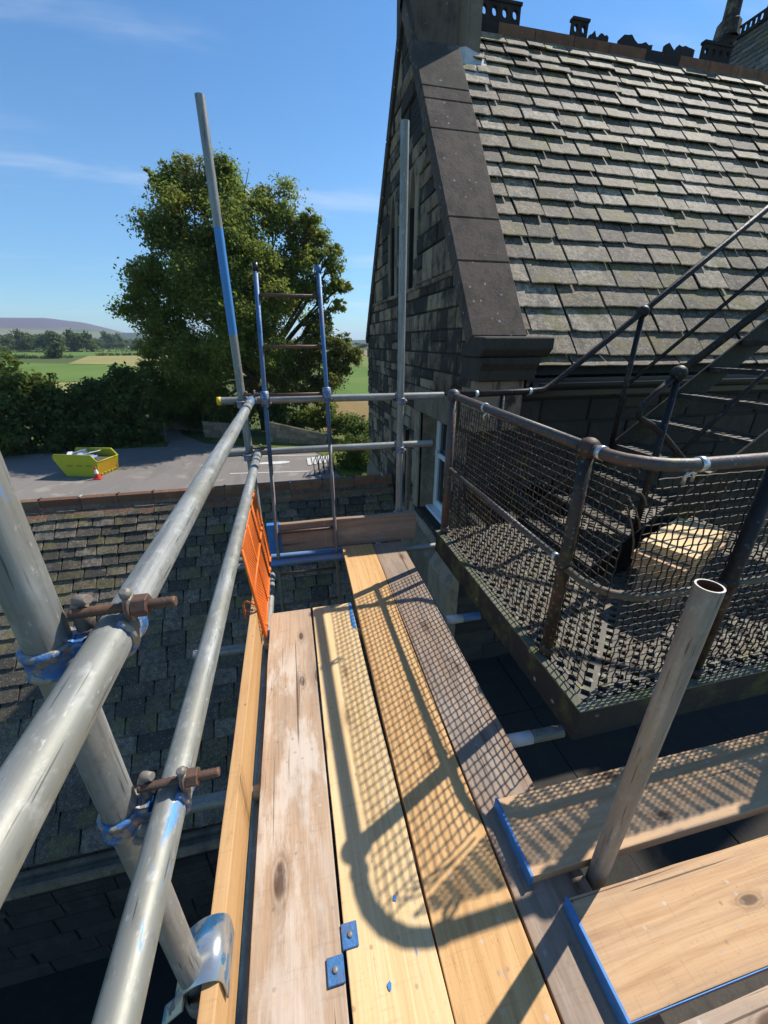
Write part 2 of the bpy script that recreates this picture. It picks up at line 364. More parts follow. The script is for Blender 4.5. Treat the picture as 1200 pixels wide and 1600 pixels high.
def m_iron(name, base, rust=.5, moss=0.0, rough=.55):
    n = NT(name, rough, .25, .4); p = n.coord('world'); a = n.noise(p, 9.0, 6, .65); b = n.noise(p, 70.0, 5, .65)
    c = n.mix(b, tuple(q*.6 for q in base), tuple(q*1.5 for q in base))
    c = n.mix(n.math('MULTIPLY', n.ramp(a, .46, .62), rust), c, (.17, .085, .05))
    if moss:
        g = n.noise(p, 15.0, 5, .6); c = n.mix(n.math('MULTIPLY', n.ramp(g, .55, .68), moss), c, (.23, .20, .045))
        g = n.voro(p, 60.0); gc = n.sepxyz(n.voro(p, 60.0, out='Color'))[0]
        c = n.mix(n.math('MULTIPLY', n.math('MULTIPLY', n.ramp(g, .4, .25), n.math('GREATER_THAN', gc, .75)), moss), c, (.38, .37, .33))
    n.base(c); n.rough(n.math('ADD', rough-.15, n.math('MULTIPLY', a, .35))); n.bump(n.math('ADD', a, b), .4, .004); return n.m

def m_leaf(name, lo, hi, trans=.35, warm=None):
    n = NT(name, .6, 0, .18); r = n.new('ShaderNodeNewGeometry').outputs['Random Per Island']; p = n.coord('world')
    big = n.noise(p, .55, 3); f = n.math('ADD', n.math('MULTIPLY', r, .6), n.math('MULTIPLY', big, .45))
    c = n.mix(f, lo, hi)
    if warm: c = n.mix(n.ramp(n.noise(n.mapping(p, (1,1,1), (4,9,2)), .33, 3), .52, .68, 0, .75), c, warm)
    n.base(c)
    tr = n.new('ShaderNodeBsdfTranslucent'); n.put(tr.inputs[0], n.mix(.5, c, (.30, .34, .05)))
    ms = n.new('ShaderNodeMixShader'); ms.inputs[0].default_value = trans; n.lk(n.b.outputs[0], ms.inputs[1]); n.lk(tr.outputs[0], ms.inputs[2])
    n.lk(ms.outputs[0], n.t.nodes['Material Output'].inputs['Surface']); return n.m

def m_field(name, a, b, rows=0.0, ang=0.0, big=.03):
    n = NT(name, .95, 0, .1); p = n.coord('world'); f = n.noise(p, big, 5, .6); g = n.noise(p, .9, 4, .7)
    c = n.mix(n.ramp(f, .35, .65), a, b); c = n.mix(n.math('MULTIPLY', g, .45), c, tuple(q*.55 for q in a))
    if rows:
        w = n.noise(n.mapping(p, (rows, .004, 1), rot=(0, 0, ang)), 1.0, 3, .6); c = n.mix(n.ramp(w, .48, .58, 0, .45), c, tuple(q*.72 for q in a))
    n.base(c); n.bump(g, .5, .1); return n.m

T_TUBE = m_tube()
WD_PALE = m_wood('new_pale_pine', (.50, .315, .135), (.66, .455, .225), (.76, .575, .33), knot=.35, seed=1.3, wet=.7)
WD_GOLD = m_wood('golden_pine', (.40, .205, .075), (.57, .335, .14), (.68, .44, .205), knot=.5, seed=4.1, wet=.3)
WD_OLD = m_wood('weathered_limed_pine', (.27, .175, .11), (.41, .285, .19), (.53, .39, .275), lime=.62, grey=.35, knot=1.0, seed=8.6)
WD_GREY = m_wood('weathered_brown_pine', (.165, .108, .07), (.28, .195, .135), (.39, .285, .21), grey=.6, lime=.15, knot=.6, seed=12.2)
WD_TAN = m_wood('sanded_tan_pine', (.33, .18, .085), (.49, .30, .155), (.60, .395, .225), grey=.22, knot=.8, seed=15.7)
WD_TOE = m_wood('orange_pine', (.33, .17, .065), (.49, .285, .125), (.60, .38, .185), knot=.6, seed=20.4)
M_BLUE = m_plain('blue_paint', (.045, .19, .46), .5, 0, .35, 40)
M_BLUEDARK = m_iron('worn_blue_clip', (.05, .15, .33), .25, 0, .45)
M_BOLT = m_iron('rusty_bolt', (.10, .06, .045), .7, 0, .6)
M_CASTGREY = m_iron('worn_coupler_steel', (.21, .19, .165), .35, 0, .5)
def m_coupler_blue():
    n = NT('chipped_blue_coupler', .45, .2, .5); p = n.coord('world'); a = n.noise(p, 45, 5, .65); b = n.noise(p, 120, 4, .6)
    c = n.mix(b, (.03, .105, .28), (.055, .19, .44)); c = n.mix(n.ramp(a, .47, .55), c, n.mix(b, (.16, .13, .10), (.42, .37, .30))); n.base(c); n.bump(n.math('ADD', a, b), .5, .004); return n.m
M_COUPBLUE = m_coupler_blue()
M_GALV = m_plain('bright_galvanised_plate', (.55, .57, .57), .35, .7, .25, 60, .5)
M_YELLOWCAP = m_plain('yellow_plastic', (.75, .50, .03), .5)
M_WHITETAPE = m_plain('white_tape', (.62, .63, .64), .5)
M_ORANGE = m_plain('orange_powder_coat', (.70, .155, .022), .5, 0, .3, 30)
M_PIPE = m_iron('rusted_rail', (.075, .066, .065), .42, .25, .5)
M_IRON = m_iron('black_iron', (.011, .011, .012), .12, .12, .5)
M_WIRE = m_iron('mesh_wire', (.022, .02, .017), .2, .35, .6)
M_PLATE = m_iron('landing_plate', (.10, .095, .08), .25, .45, .7)
M_TREAD = m_iron('dark_tread', (.035, .034, .03), .2, .3, .6)
M_EDGE = m_stone('mossy_stringer', [(.0, (.05, .046, .038)), (1, (.09, .08, .062))], .5, .85, .9)
M_EDGETOP = m_stone('green_edge_angle', [(.0, (.16, .165, .11)), (1, (.20, .20, .15))], .2, .75, .3)
M_SLATE = m_slate('stone_slate', [(.0, (0.110, 0.082, 0.052)), (.2, (0.177, 0.135, 0.089)), (.45, (0.235, 0.182, 0.122)), (.68, (0.286, 0.227, 0.155)), (.86, (0.404, 0.333, 0.244)), (.93, (0.134, 0.102, 0.069)), (1, (0.227, 0.163, 0.069))], .6, .9)
M_SLATE2 = m_slate('annex_slate', [(.0, (0.052, 0.043, 0.032)), (.3, (0.105, 0.085, 0.062)), (.5, (0.147, 0.120, 0.091)), (.75, (0.203, 0.168, 0.130)), (1, (0.147, 0.112, 0.059))], .3, .75)
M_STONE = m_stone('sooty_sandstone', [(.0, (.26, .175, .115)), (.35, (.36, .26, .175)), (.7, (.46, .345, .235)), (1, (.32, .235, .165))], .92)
M_STONESHADE = m_stone('shade_toned_stone', [(.0, (.07, .06, .05)), (1, (.10, .085, .07))], .6)  # shade on kneelers, eave wall and low walls put into the stone colour
M_ASHLAR = m_stone('clean_sandstone', [(.0, (.34, .27, .185)), (1, (.42, .335, .235))], .42, 0.0, bump=.25)
M_COPING = m_stone('brown_coping_stone', [(.0, (.14, .10, .082)), (.5, (.175, .13, .105)), (1, (.185, .15, .12))], .62, .15, .8, bump=.3)
M_MORTAR = m_stone('dark_mortar', [(.0, (.05, .045, .04)), (1, (.07, .065, .055))], .4)
M_TERRA = m_stone('terracotta_ridge', [(.0, (.30, .14, .085)), (.5, (.40, .20, .12)), (1, (.34, .21, .14))], .35, .12, .2)
M_TERRADARK = m_stone('dark_crest_tile', [(.0, (.045, .04, .042)), (1, (.07, .06, .058))], .5)
M_LEAD = m_plain('pale_lead', (.55, .54, .52), .5, .2)
M_WHITE = m_plain('white_upvc', (.78, .80, .82), .35, 0, .04, 10, .5, 0)
M_GUTTER = m_plain('black_gutter', (.018, .018, .02), .35, 0, .2, 10, .5)
n_ = NT('window_glass', .05, 0, .6); n_.base((.02, .025, .03)); M_GLASS = n_.m
M_CONC = m_stone('shade_toned_floor', [(.0, (.040, .036, .032)), (1, (.055, .050, .044))], .3, .1)  # floor colour darkened to stand in for the shade below the deck
M_BARK = m_stone('bark', [(.0, (.10, .085, .06)), (1, (.14, .115, .085))], .4, .2)
M_LEAF = m_leaf('sycamore_leaf', (.085, .135, .026), (.21, .26, .055), .52, (.24, .19, .04))
M_LEAF2 = m_leaf('yellowing_leaf', (.07, .085, .016), (.155, .155, .036), .45)
M_LEAFDARK = m_leaf('dark_bush_leaf', (.040, .070, .018), (.10, .145, .036), .42)
M_LEAFBRIGHT = m_leaf('bright_shrub_leaf', (.055, .10, .020), (.12, .17, .04), .42)
M_LEAFYEL = m_leaf('yellow_green_leaf', (.10, .13, .015), (.20, .21, .03), .42)
M_LEAFFAR = m_leaf('far_leaf', (.036, .065, .02), (.085, .12, .04), .3)

# ------------------------------------------------------------------ the land
G0 = -6.3
M_GROUND = m_field('rough_grass', (.075, .105, .03), (.10, .12, .04))
mb = MB()
gx = [-9000, -3000, -900, -300, -100, -30, 0, 30, 100, 300, 900, 3000, 9000]; gy = [-60, -10, 20, 60, 120, 300, 700, 1500, 3000, 6000, 9000]
mb.add([(x, y, G0-.02) for y in gy for x in gx], [(j*13+i, j*13+i+1, (j+1)*13+i+1, (j+1)*13+i) for j in range(len(gy)-1) for i in range(12)])
structure('ground', mb, M_GROUND)

def m_asphalt():
    n = NT('old_asphalt', .92, 0, .2); p = n.coord('world'); a = n.noise(p, .35, 5, .6); b = n.noise(p, 40, 4, .7); c2 = n.noise(n.mapping(p, (1,1,1), (3,7,0)), .9, 5, .65)
    c = n.mix(a, (.20, .178, .16), (.265, .24, .215)); c = n.mix(n.math('MULTIPLY', b, .5), c, (.07, .065, .06)); c = n.mix(n.ramp(c2, .56, .68, 0, .5), c, (.33, .30, .26))
    tr_ = n.noise(n.mapping(p, (.9, .12, 1), rot=(0, 0, .35)), 1.0, 5, .6); c = n.mix(n.ramp(tr_, .54, .66, 0, .45), c, (.13, .12, .11)); c = n.mix(n.ramp(n.noise(n.mapping(p, (.25, .25, .25), (9, 2, 1)), 1.0, 2), .57, .59, 0, .35), c, (.15, .14, .135))
    n.base(c); n.bump(b, .3, .01); return n.m
M_ASPH = m_asphalt()
def sheet(name, pts, z, mat):
    m = MB(); m.add([(x, y, z) for x, y in pts], [tuple(range(len(pts)))]); return structure(name, m, mat)
sheet('car_park', [ (3.0, 20), (2.6, 23.5), (1.9, 28.7), (1.2, 30.2), (-3.2, 32.6), (-7.2, 34.6), (-9.8, 38.6), (-11.6, 44), (-13.6, 44), (-11.8, 38), (-10.2, 35.2), (-10.0, 34.2), (-13.5, 34.4), (-26, 33.6), (-26, 20)], G0+.0, M_ASPH)
# courtyard below the annex and the scaffold
sheet('courtyard', [(-14, -14), (16, -14), (16, 6.0), (-14, 6.0)], G0+.004, M_CONC)
M_PAINT = m_plain('worn_white_road_paint', (.55, .54, .51), .8, 0, .25, 6)
for i, (p, q) in enumerate((((-4.2, 29.75), (1.5, 28.95)), ((-4.2, 25.6), (1.05, 24.95)), ((-4.6, 33.0), (-1.2, 32.2)))):
    if i == 2: continue
    d = Vector((q[0]-p[0], q[1]-p[1], 0)).normalized(); nn = Vector((-d.y, d.x, 0))*.06
    sheet('bay_line', [(p[0]-nn.x, p[1]-nn.y), (q[0]-nn.x, q[1]-nn.y), (q[0]+nn.x, q[1]+nn.y), (p[0]+nn.x, p[1]+nn.y)], G0+.008, M_PAINT)
# worn pale patch of paint between the bays
rr = random.Random(3)
sheet('worn_bay_mark', [(-1.5+1.25*math.cos(t)*(.75+.35*rr.random()), 27.5+.33*math.sin(t)*(.7+.5*rr.random())) for t in [k*math.pi/9 for k in range(18)]], G0+.012, M_PAINT)
M_VERGE = m_field('verge_grass', (.10, .135, .025), (.155, .165, .04), big=.6)
sheet('grass_verge', [(-7.0, 35.2), (-3.0, 32.9), (1.3, 30.4), (2.0, 28.8), (2.7, 23.6), (9, 23.6), (9, 36), (2.6, 35), (-1.5, 35.5), (-6, 37.4)], G0+.002, M_VERGE)
sheet('left_verge', [(-26, 33.8), (-13.5, 34.6), (-10.4, 34.4), (-10.4, 35.2), (-12, 38), (-14, 44), (-26, 44)], G0+.002, M_VERGE)

# fields, each a sheet of its own
F_GREEN = m_field('pasture', (.105, .175, .035), (.14, .20, .05), .05, .5)
F_PALE = m_field('pale_pasture', (.15, .195, .05), (.18, .205, .065), .06, -.4)
F_TAN = m_field('stubble', (.30, .26, .10), (.26, .25, .09), .12, .3)
F_GOLD = m_field('dry_grass', (.27, .185, .075), (.22, .165, .07), .3, .2, .15)
F_PLOUGH = m_field('far_stubble', (.27, .20, .13), (.24, .19, .12))
def field(name, pts, z, mat): return sheet(name, pts, G0+z, mat)
field('stubble_field', [(-90, 62), (-20, 55), (-31, 96), (-54, 100), (-90, 112)], .05, F_TAN)
field('pasture_field', [(-110, 118), (-54, 101), (-31, 97), (-40, 118), (-47, 150), (-60, 172), (-84, 185), (-190, 262), (-140, 130)], .06, F_GREEN)
field('pale_stubble_field', [(-83, 186), (-60, 173), (-47, 151), (-40, 119), (-10, 110), (0, 250), (-96, 300), (-118, 292)], .08, F_TAN)
field('far_pasture_field', [(-310, 320), (-191, 263), (-118, 293), (-96, 301), (0, 252), (20, 500), (-310, 560)], .10, F_GREEN)
field('far_meadow', [(-900, 700), (-310, 562), (20, 502), (30, 900), (-300, 1300), (-1300, 1500)], .15, F_PALE)
field('golden_field', [(2.8, 37), (45, 37), (45, 57), (11.4, 57.5), (3.2, 59)], .05, F_GOLD)
field('green_paddock', [(3.3, 59.2), (11.4, 57.7), (45, 57.2), (90, 140), (26.6, 133), (10, 150)], .06, F_GREEN)
field('striped_paddock', [(10, 150.5), (26.6, 133.5), (90, 140.5), (170, 260), (0, 262)], .08, F_PALE)
field('ploughed_field', [(0, 263), (170, 261), (300, 420), (20, 440)], .10, F_PLOUGH)

# moorland hills far behind
def m_hill():
    n = NT('heather_moor', .95, 0, .1); p = n.coord('world'); z = n.sepxyz(p)[2]; f = n.noise(p, .0022, 5, .6); g = n.noise(n.mapping(p, (.006, .0022, .01)), 1.0, 3)
    h = n.math('ADD', z, n.math('MULTIPLY', n.math('SUBTRACT', f, .5), 90.0))
    c = n.mix(n.ramp(h, 42, 66), n.pal(g, [(.38, (.075, .10, .05)), (.5, (.14, .155, .075)), (.6, (.19, .18, .11)), (.7, (.06, .085, .045))]), (.105, .088, .108))
    n.base(c); return n.m
def hill(name, azs, els, dist, depth, mat):
    """a ridge whose skyline stands at elevation els over azimuths azs (degrees), at its own distance"""
    m = MB(); n = 80; rows = 9; vs = []
    for j in range(rows):
        t = j/(rows-1); dd = dist - depth + depth*1.6*t
        prof = math.sin(min(1, t/.625)*math.pi/2) if t < .625 else math.cos((t-.625)/.375*math.pi/2)
        for i in range(n+1):
            a = azs[0] + (azs[-1]-azs[0])*i/n; e = float(np.interp(a, azs, els))
            h = dist*math.tan(R(e))+CAMZ-G0
            h *= prof*(1+.05*mnoise.noise(Vector((i*.15, j*.5, dist*.01)))*(1 if j not in (5,) else .3))
            vs.append((dd*math.sin(R(a)), dd*math.cos(R(a)), G0-.5+max(h, 0)))
    m.add(vs, [(j*(n+1)+i, j*(n+1)+i+1, (j+1)*(n+1)+i+1, (j+1)*(n+1)+i) for j in range(rows-1) for i in range(n)], True)
    return structure(name, m, mat)
M_HILL = m_hill()
hill('moorland_hill', [-52, -44, -36, -28.3, -24.8, -21.7, -19, -17, -14, -11, -6], [.9, 1.6, 2.0, 2.14, 2.24, 1.92, 1.2, .75, .5, .3, .02], 3400, 1500, M_HILL)
hill('wooded_hill', [-24, -21, -18, -15, -11, -6, 0, 6, 9, 13, 20, 28, 40, 55], [.02, .55, 1.0, 1.0, .75, .5, .35, .3, .28, .36, .55, .5, .6, .4], 2600, 900, m_field('wooded_slope', (.045, .065, .035), (.07, .085, .045), big=.006))

# ------------------------------------------------------------------ trees and bushes
def leaf_mesh(name, blobs, n, size, seed, mat, shell=.55, clump=.32, per=26, squash=.85):
    """n leaf faces in clumps through the volume of several blobs (centre, radius)"""
    g = np.random.default_rng(seed)
    cs = np.array([b[0] for b in blobs], float); rs = np.array([b[1] for b in blobs], float)
    w = rs**2.2; w /= w.sum(); ncl = max(4, n//per)
    bi = g.choice(len(blobs), ncl, p=w); d = g.normal(size=(ncl, 3)); d /= np.linalg.norm(d, axis=1)[:, None]
    rad = rs[bi]*(shell + (1.06-shell)*g.random(ncl)**.8)
    cc = cs[bi] + d*rad[:, None]*np.array([1, 1, squash]) + g.normal(size=(ncl, 3))*.12*rs[bi][:, None]
    ci = np.repeat(np.arange(ncl), per); m = len(ci)
    cl = clump*(.6+.8*g.random(ncl))
    p = cc[ci] + g.normal(size=(m, 3))*(cl*np.minimum(rs[bi], 2.2))[ci][:, None]*np.array([1, 1, .7])
    nrm = d[ci]*.7 + g.normal(size=(m, 3))*.75 + np.array([0, 0, .8]); nrm /= np.linalg.norm(nrm, axis=1)[:, None]
    t = g.normal(size=(m, 3)); a = np.cross(nrm, t); a /= np.linalg.norm(a, axis=1)[:, None]; b = np.cross(nrm, a)
    s = (size*(.55+.9*g.random(m)))[:, None]
    v = np.empty((m, 4, 3)); v[:, 0] = p - a*s*.62; v[:, 1] = p - b*s*.42 + nrm*s*.1; v[:, 2] = p + a*s*.62; v[:, 3] = p + b*s*.42 + nrm*s*.1
    me = bpy.data.meshes.new(name); me.vertices.add(m*4); me.vertices.foreach_set('co', v.reshape(-1).astype('f'))
    me.loops.add(m*4); me.loops.foreach_set('vertex_index', np.arange(m*4, dtype='i'))
    me.polygons.add(m); me.polygons.foreach_set('loop_start', np.arange(0, m*4, 4, dtype='i')); me.polygons.foreach_set('loop_total', np.full(m, 4, dtype='i'))
    me.update(calc_edges=True); me.materials.append(mat); return me

def lumps(blobs, seed, k=7, f=.46):
    g = random.Random(seed); out = []
    for c, r in blobs:
        out.append((c, r*.62))
        for i in range(k):
            d = Vector((g.gauss(0,1), g.gauss(0,1), g.gauss(.15,1))).normalized(); q = r*f*g.uniform(.6, 1.15)
            out.append((tuple(Vector(c)+d*(r*g.uniform(.72,1.05)-q*.35)), q))
    return out
def plant(name, label, cat, base, blobs, n, size, seed, mat, trunk=.2, group=None, limbs=True, lump=7, **k):
    t = thing(name, label, cat, base, group); rg = random.Random(seed)
    cr_ = link('crown', leaf_mesh('crown', lumps(blobs, seed, lump) if lump else blobs, n, size, seed, mat, **k), None, t); cr_.location = -Vector(base)
    mb = MB(); b = Vector(base); cen = sum((Vector(c)*r for c, r in blobs), Vector())/sum(r for c, r in blobs)
    fork = b.lerp(cen, .42)
    mb.tube([b - Vector((0,0,.3)), b.lerp(fork, .5) + Vector((rg.uniform(-.1,.1), rg.uniform(-.1,.1), 0))*trunk*4, fork], [trunk*1.25, trunk, trunk*.8], 9)
    if limbs:
        for c, r in blobs:
            c = Vector(c); mid = fork.lerp(c, .5) + Vector((rg.uniform(-.3,.3), rg.uniform(-.3,.3), rg.uniform(-.1,.4)))*r*.5
            mb.tube([fork - Vector((0,0,.4))*trunk, mid, c], [trunk*.55, trunk*.34, trunk*.12], 6, cap=False)
            for q in range(4):
                e = c + Vector((rg.uniform(-1,1), rg.uniform(-1,1), rg.uniform(-.4,1))).normalized()*r*.9
                mb.tube([mid.lerp(c, .4+.15*q), (mid.lerp(c, .7)+e)/2 + Vector((0,0,.12*r)), e], [trunk*.16, trunk*.1, trunk*.04], 5, cap=False)
    part('trunk', mb, M_BARK, t)
    return t
big = [((-5.0,34,10.7),1.9),((-6.9,34.5,10.6),1.3),((-2.3,33.5,10.2),2.2),((-3.2,34,11.3),1.0),((0.1,34,9.7),1.95),((2.2,34.5,8.3),1.75),((4.1,34,7.0),1.1),
       ((-5.9,33,8.3),2.4),((-1.9,33,7.4),3.0),((1.1,33.5,6.3),2.1),((4.0,34,5.4),.95),((-8.0,34,5.3),2.1),((-9.5,34.5,3.6),1.6),((-5.3,32.5,4.6),3.0),((-1.9,32,3.8),2.9),
       ((-8.2,33.5,1.6),2.4),((-5.0,32,.9),3.0),((-9.0,34,-1.0),1.7),((-1.2,32.5,.4),2.2),((-7.2,33.5,-2.2),2.0),((-4.8,37,6.5),3.0),((-1.5,37,4.5),3.0),((3.3,34.3,3.2),.6)]
big = [((x*1.12, y*1.12, (z-CAMZ)*1.12+CAMZ), r*1.06) for (x, y, z), r in big]
plant('broadleaf_tree', 'tall full green tree with browning top standing beyond the car park', 'tree', (-2.5, 39.6, G0), big+[((3.9,38,7.6),1.15),((5.0,38.2,5.9),.95),((4.7,38.6,4.3),.8),((2.6,38,5.2),1.3),((2.4,37.6,9.6),1.2),((-6.5,38.5,-3.6),1.9),((-3.6,39.5,-3.2),1.8)], 210000, .165, 11, M_LEAF, .42, lump=9, shell=.3, clump=.26, per=34)
rt = [((3.0,38,2.2),1.5),((4.7,38,.9),1.6),((1.8,38,.1),1.9),((4.0,38,-1.6),1.8),((-.5,37.5,-2.0),1.9),((2.1,37.5,-2.7),1.5),((5.8,38.4,.2),.9)]
plant('broadleaf_tree', 'smaller yellowing tree beside the tall one, left of the stone gable', 'tree', (2.2, 38.3, G0), rt, 36000, .17, 12, M_LEAF2, .2, shell=.35, clump=.25, per=30)
bl = [([((-20.0,36,-1.8),2.3),((-20.9,36,-4.2),2.1),((-19.6,35,-5.0),2.3)], 'dark bush at the far left end of the hedge row', M_LEAFDARK),
      ([((-18.3,36,-2.6),1.9),((-17.6,35.4,-4.9),1.9)], 'dark rounded bush behind the skip, second from the left', M_LEAFDARK),
      ([((-16.2,36.5,-2.8),2.0),((-15.8,35.5,-5.0),2.1)], 'dark bush directly behind the yellow skip', M_LEAFDARK),
      ([((-13.8,36.5,-3.1),2.0),((-13.3,35.6,-5.4),1.9)], 'dark bush behind the right end of the yellow skip', M_LEAFDARK),
      ([((-11.5,36.2,-2.4),2.2),((-11.4,36.0,-4.6),1.7)], 'tall dark bush between the skip and the shaded lane', M_LEAFDARK)]
for i, (b, lab, m) in enumerate(bl):
    plant('bush', lab, 'bush', (b[-1][0][0], b[-1][0][1], G0), b, 9000, .22, 30+i, m, .12, group='dark bushes behind the skip', shell=.5, clump=.22, limbs=False)
plant('bush', 'light green low bush in front of the dark hedge at far left', 'bush', (-20.6, 33.4, G0), [((-20.6,33.4,-4.6),1.3),((-22.2,33.2,-4.4),1.4)], 5000, .2, 41, M_LEAFBRIGHT, .08, limbs=False)
plant('feathery_shrub', 'bright feathery green shrub against the corner of the stone gable', 'shrub', (4.1, 25.0, G0), [((4.1,25,-4.6),1.55),((3.9,25,-3.4),.85),((4.3,25,-5.6),1.5),((3.5,24.8,-6.0),.9),((5.6,25.4,-4.6),1.5)], 15000, .13, 42, M_LEAFBRIGHT, .06, shell=.3, clump=.2)
plant('bush', 'yellow green bush leaning over the garden wall', 'bush', (2.4, 34.4, G0), [((2.3,34.4,-4.4),1.25),((1.5,34.5,-4.6),.9)], 5200, .18, 43, M_LEAFYEL, .08, limbs=False)
plant('bush', 'grey green bush at the end of the garden wall', 'bush', (3.2, 33.4, G0), [((3.3,33.4,-5.2),1.2),((4.2,33.0,-5.0),1.2),((.6,34.8,-4.9),1.1)], 5600, .16, 44, M_LEAFDARK, .08, limbs=False)
plant('bush', 'dark ivy bush in the shade under the tall tree', 'bush', (-5.6, 38.6, G0), [((-5.6,38.8,-4.6),1.9),((-3.0,38.6,-4.2),2.2),((-7.6,40.5,-4.3),1.9),((-.6,38.2,-4.5),1.8)], 9000, .22, 45, M_LEAFDARK, .1, limbs=False)
plant('bush', 'dark bush filling the gap between the tall tree and the hedge row', 'bush', (-9.6, 40.5, G0), [((-9.6,40.5,-3.4),2.6),((-8.6,40.2,-5.0),1.6),((-11.6,41,-3.9),2.2)], 9000, .22, 46, M_LEAFDARK, .1, limbs=False)

# hedgerow trees and hedges out in the fields
far_me = []
for k in range(5):
    g = random.Random(60+k); bs = [((g.uniform(-.32,.32), g.uniform(-.32,.32), .3+.14*q), .30-.03*q+g.uniform(-.03,.05)) for q in range(4)]
    far_me.append(leaf_mesh('hedgerow_tree', bs, 1500, .085, 60+k, M_LEAFFAR, shell=.3, clump=.22, per=12))
def far_tree(x, y, h, w, label, group, me=None):
    o = bpy.data.objects.new('hedgerow_tree', me or rnd.choice(far_me)); C.objects.link(o); o.location = (x, y, G0-.1)
    o.scale = (w, w, h*1.05); o.rotation_euler = (0, 0, rnd.uniform(0, 6)); return tag(o, label, 'tree', group)
far_tree(-116, 250, 8.5, 9.5, 'lone round tree in the middle of the green and stubble fields', None, far_me[1])
far_tree(-152, 262, 11, 13, 'big spreading tree beside the field hedge at far left', None, far_me[2])
lab_ = 'small tree in the line of hedgerow trees across the far fields'
for k in range(46):
    t = k/45; x = -330 + 330*t + rnd.uniform(-8, 8); y = 590 + rnd.uniform(-30, 150) + 30*math.sin(t*9)
    far_tree(x, y, rnd.uniform(8, 16)*(1.35 if t < .32 else .8), rnd.uniform(12, 22), lab_, 'trees along the far hedgerows')
for k in range(22):
    far_tree(-430+k*24+rnd.uniform(-10,10), 980+rnd.uniform(-60,220), rnd.uniform(12, 20), rnd.uniform(26, 44), lab_, 'trees along the far hedgerows')
for k in range(14):
    far_tree(-270+k*8+rnd.uniform(-4,4), 470-k*6+rnd.uniform(-10,40), rnd.uniform(12, 19), rnd.uniform(13, 19), 'tall tree in the dark clump at the left of the far fields', 'trees in the dark clump')
for k in range(12):
    far_tree(15+k*22+rnd.uniform(-6,6), 560+rnd.uniform(-20,90), rnd.uniform(7, 12), rnd.uniform(16, 26), 'small tree on the plain between the yellowing tree and the gable', 'trees on the right hand plain')
def hedge(pts, h, w, n, seed, label):
    bs = []
    for p, q in zip(pts[:-1], pts[1:]):
        L = math.hypot(q[0]-p[0], q[1]-p[1]); k = max(2, int(L/(w*1.3)))
        bs += [((p[0]+(q[0]-p[0])*i/k, p[1]+(q[1]-p[1])*i/k, G0+h*.4), w) for i in range(k+1)]
    o = link('field_hedge', leaf_mesh('field_hedge', bs, n, w*.38, seed, M_LEAFFAR, shell=.3, clump=.3, per=8, squash=h/w*.55), None)
    return tag(o, label, 'hedge', 'hedges between the fields')
hedge([(-200,262),(-118,252),(-112,256)], 1.7, 1.5, 5200, 71, 'dark hedge between the two green fields at left')
hedge([(-112,292),(-60,296),(0,254)], 1.7, 1.6, 5200, 72, 'dark hedge along the top of the stubble field')
hedge([(-320,322),(-180,420),(20,420)], 2.0, 2.2, 5600, 73, 'long dark hedge beyond the green fields')
hedge([(-380,560),(-190,545),(20,505)], 2.4, 2.6, 5600, 74, 'farthest dark hedge below the hedgerow trees')

# garden walls of coursed stone, in the shade of the tree
def stone_wall(label, p, q, h0, h1, th=.35, courses=4):
    p = Vector((p[0], p[1], 0)); q = Vector((q[0], q[1], 0)); L = (q-p).length; d = (q-p).normalized(); nn = Vector((-d.y, d.x, 0))
    t = thing('garden_wall', label, 'wall', (p.x, p.y, G0)); g = random.Random(int(L*100))
    core = MB(); base = Vector((p.x, p.y, G0))
    def at(a, d_, z): return base + d*a + nn*d_ + Vector((0, 0, z))
    core.add([at(0,-th/2+.02,0), at(L,-th/2+.02,0), at(L,th/2,0), at(0,th/2,0), at(0,-th/2+.02,h0-.02), at(L,-th/2+.02,h1-.02), at(L,th/2,h1-.02), at(0,th/2,h0-.02)],
             [(0,3,2,1),(4,5,6,7),(0,1,5,4),(1,2,6,5),(2,3,7,6),(3,0,4,7)]); part('wall_core', core, M_MORTAR, t)
    for r in range(courses):
        a = 0
        while a < L-.05:
            b = min(L, a+g.uniform(.5, 1.0)); ha = h0+(h1-h0)*a/L; hb = h0+(h1-h0)*b/L
            m = MB(); z0, z1 = r/courses, (r+1)/courses; e = g.uniform(0, .03)
            v = [at(a+.012,-th/2-e,ha*z0+.01), at(b-.012,-th/2-e,hb*z0+.01), at(b-.012,-th/2+.05,hb*z0+.01), at(a+.012,-th/2+.05,ha*z0+.01),
                 at(a+.012,-th/2-e,ha*z1), at(b-.012,-th/2-e,hb*z1), at(b-.012,-th/2+.05,hb*z1), at(a+.012,-th/2+.05,ha*z1)]
            m.add(v, [(0,3,2,1),(4,5,6,7),(0,1,5,4),(1,2,6,5),(2,3,7,6),(3,0,4,7)])
            part('stone', m, M_ASHLAR, t); a = b
    return t
stone_wall('sloping stone garden wall right of the lane below the yellow green bush', (-2.2, 34.2), (2.6, 31.9), 1.75, .9)
stone_wall('shaded stone garden wall beside the lane under the tall tree', (-7.6, 37.2), (-4.6, 35.9), 1.45, 1.3)
stone_wall('shaded stone wall at the far side of the lane', (-13.2, 43.2), (-7.8, 39.4), 1.5, 1.6)
t = thing('gate_post', 'dark timber gate post at the left edge of the lane', 'post', (-10.25, 35.3, G0))
mb = MB(); mb.box((-10.33,35.22,G0), (-10.17,35.38,G0+1.2)); part('post', mb, M_BARK, t, .01)
mb = MB(); mb.lathe([(.0,1.32),(.12,1.22),(.12,1.2),(0,1.2)], (-10.25,35.3,G0), seg=4); part('cap', mb, M_BARK, t)

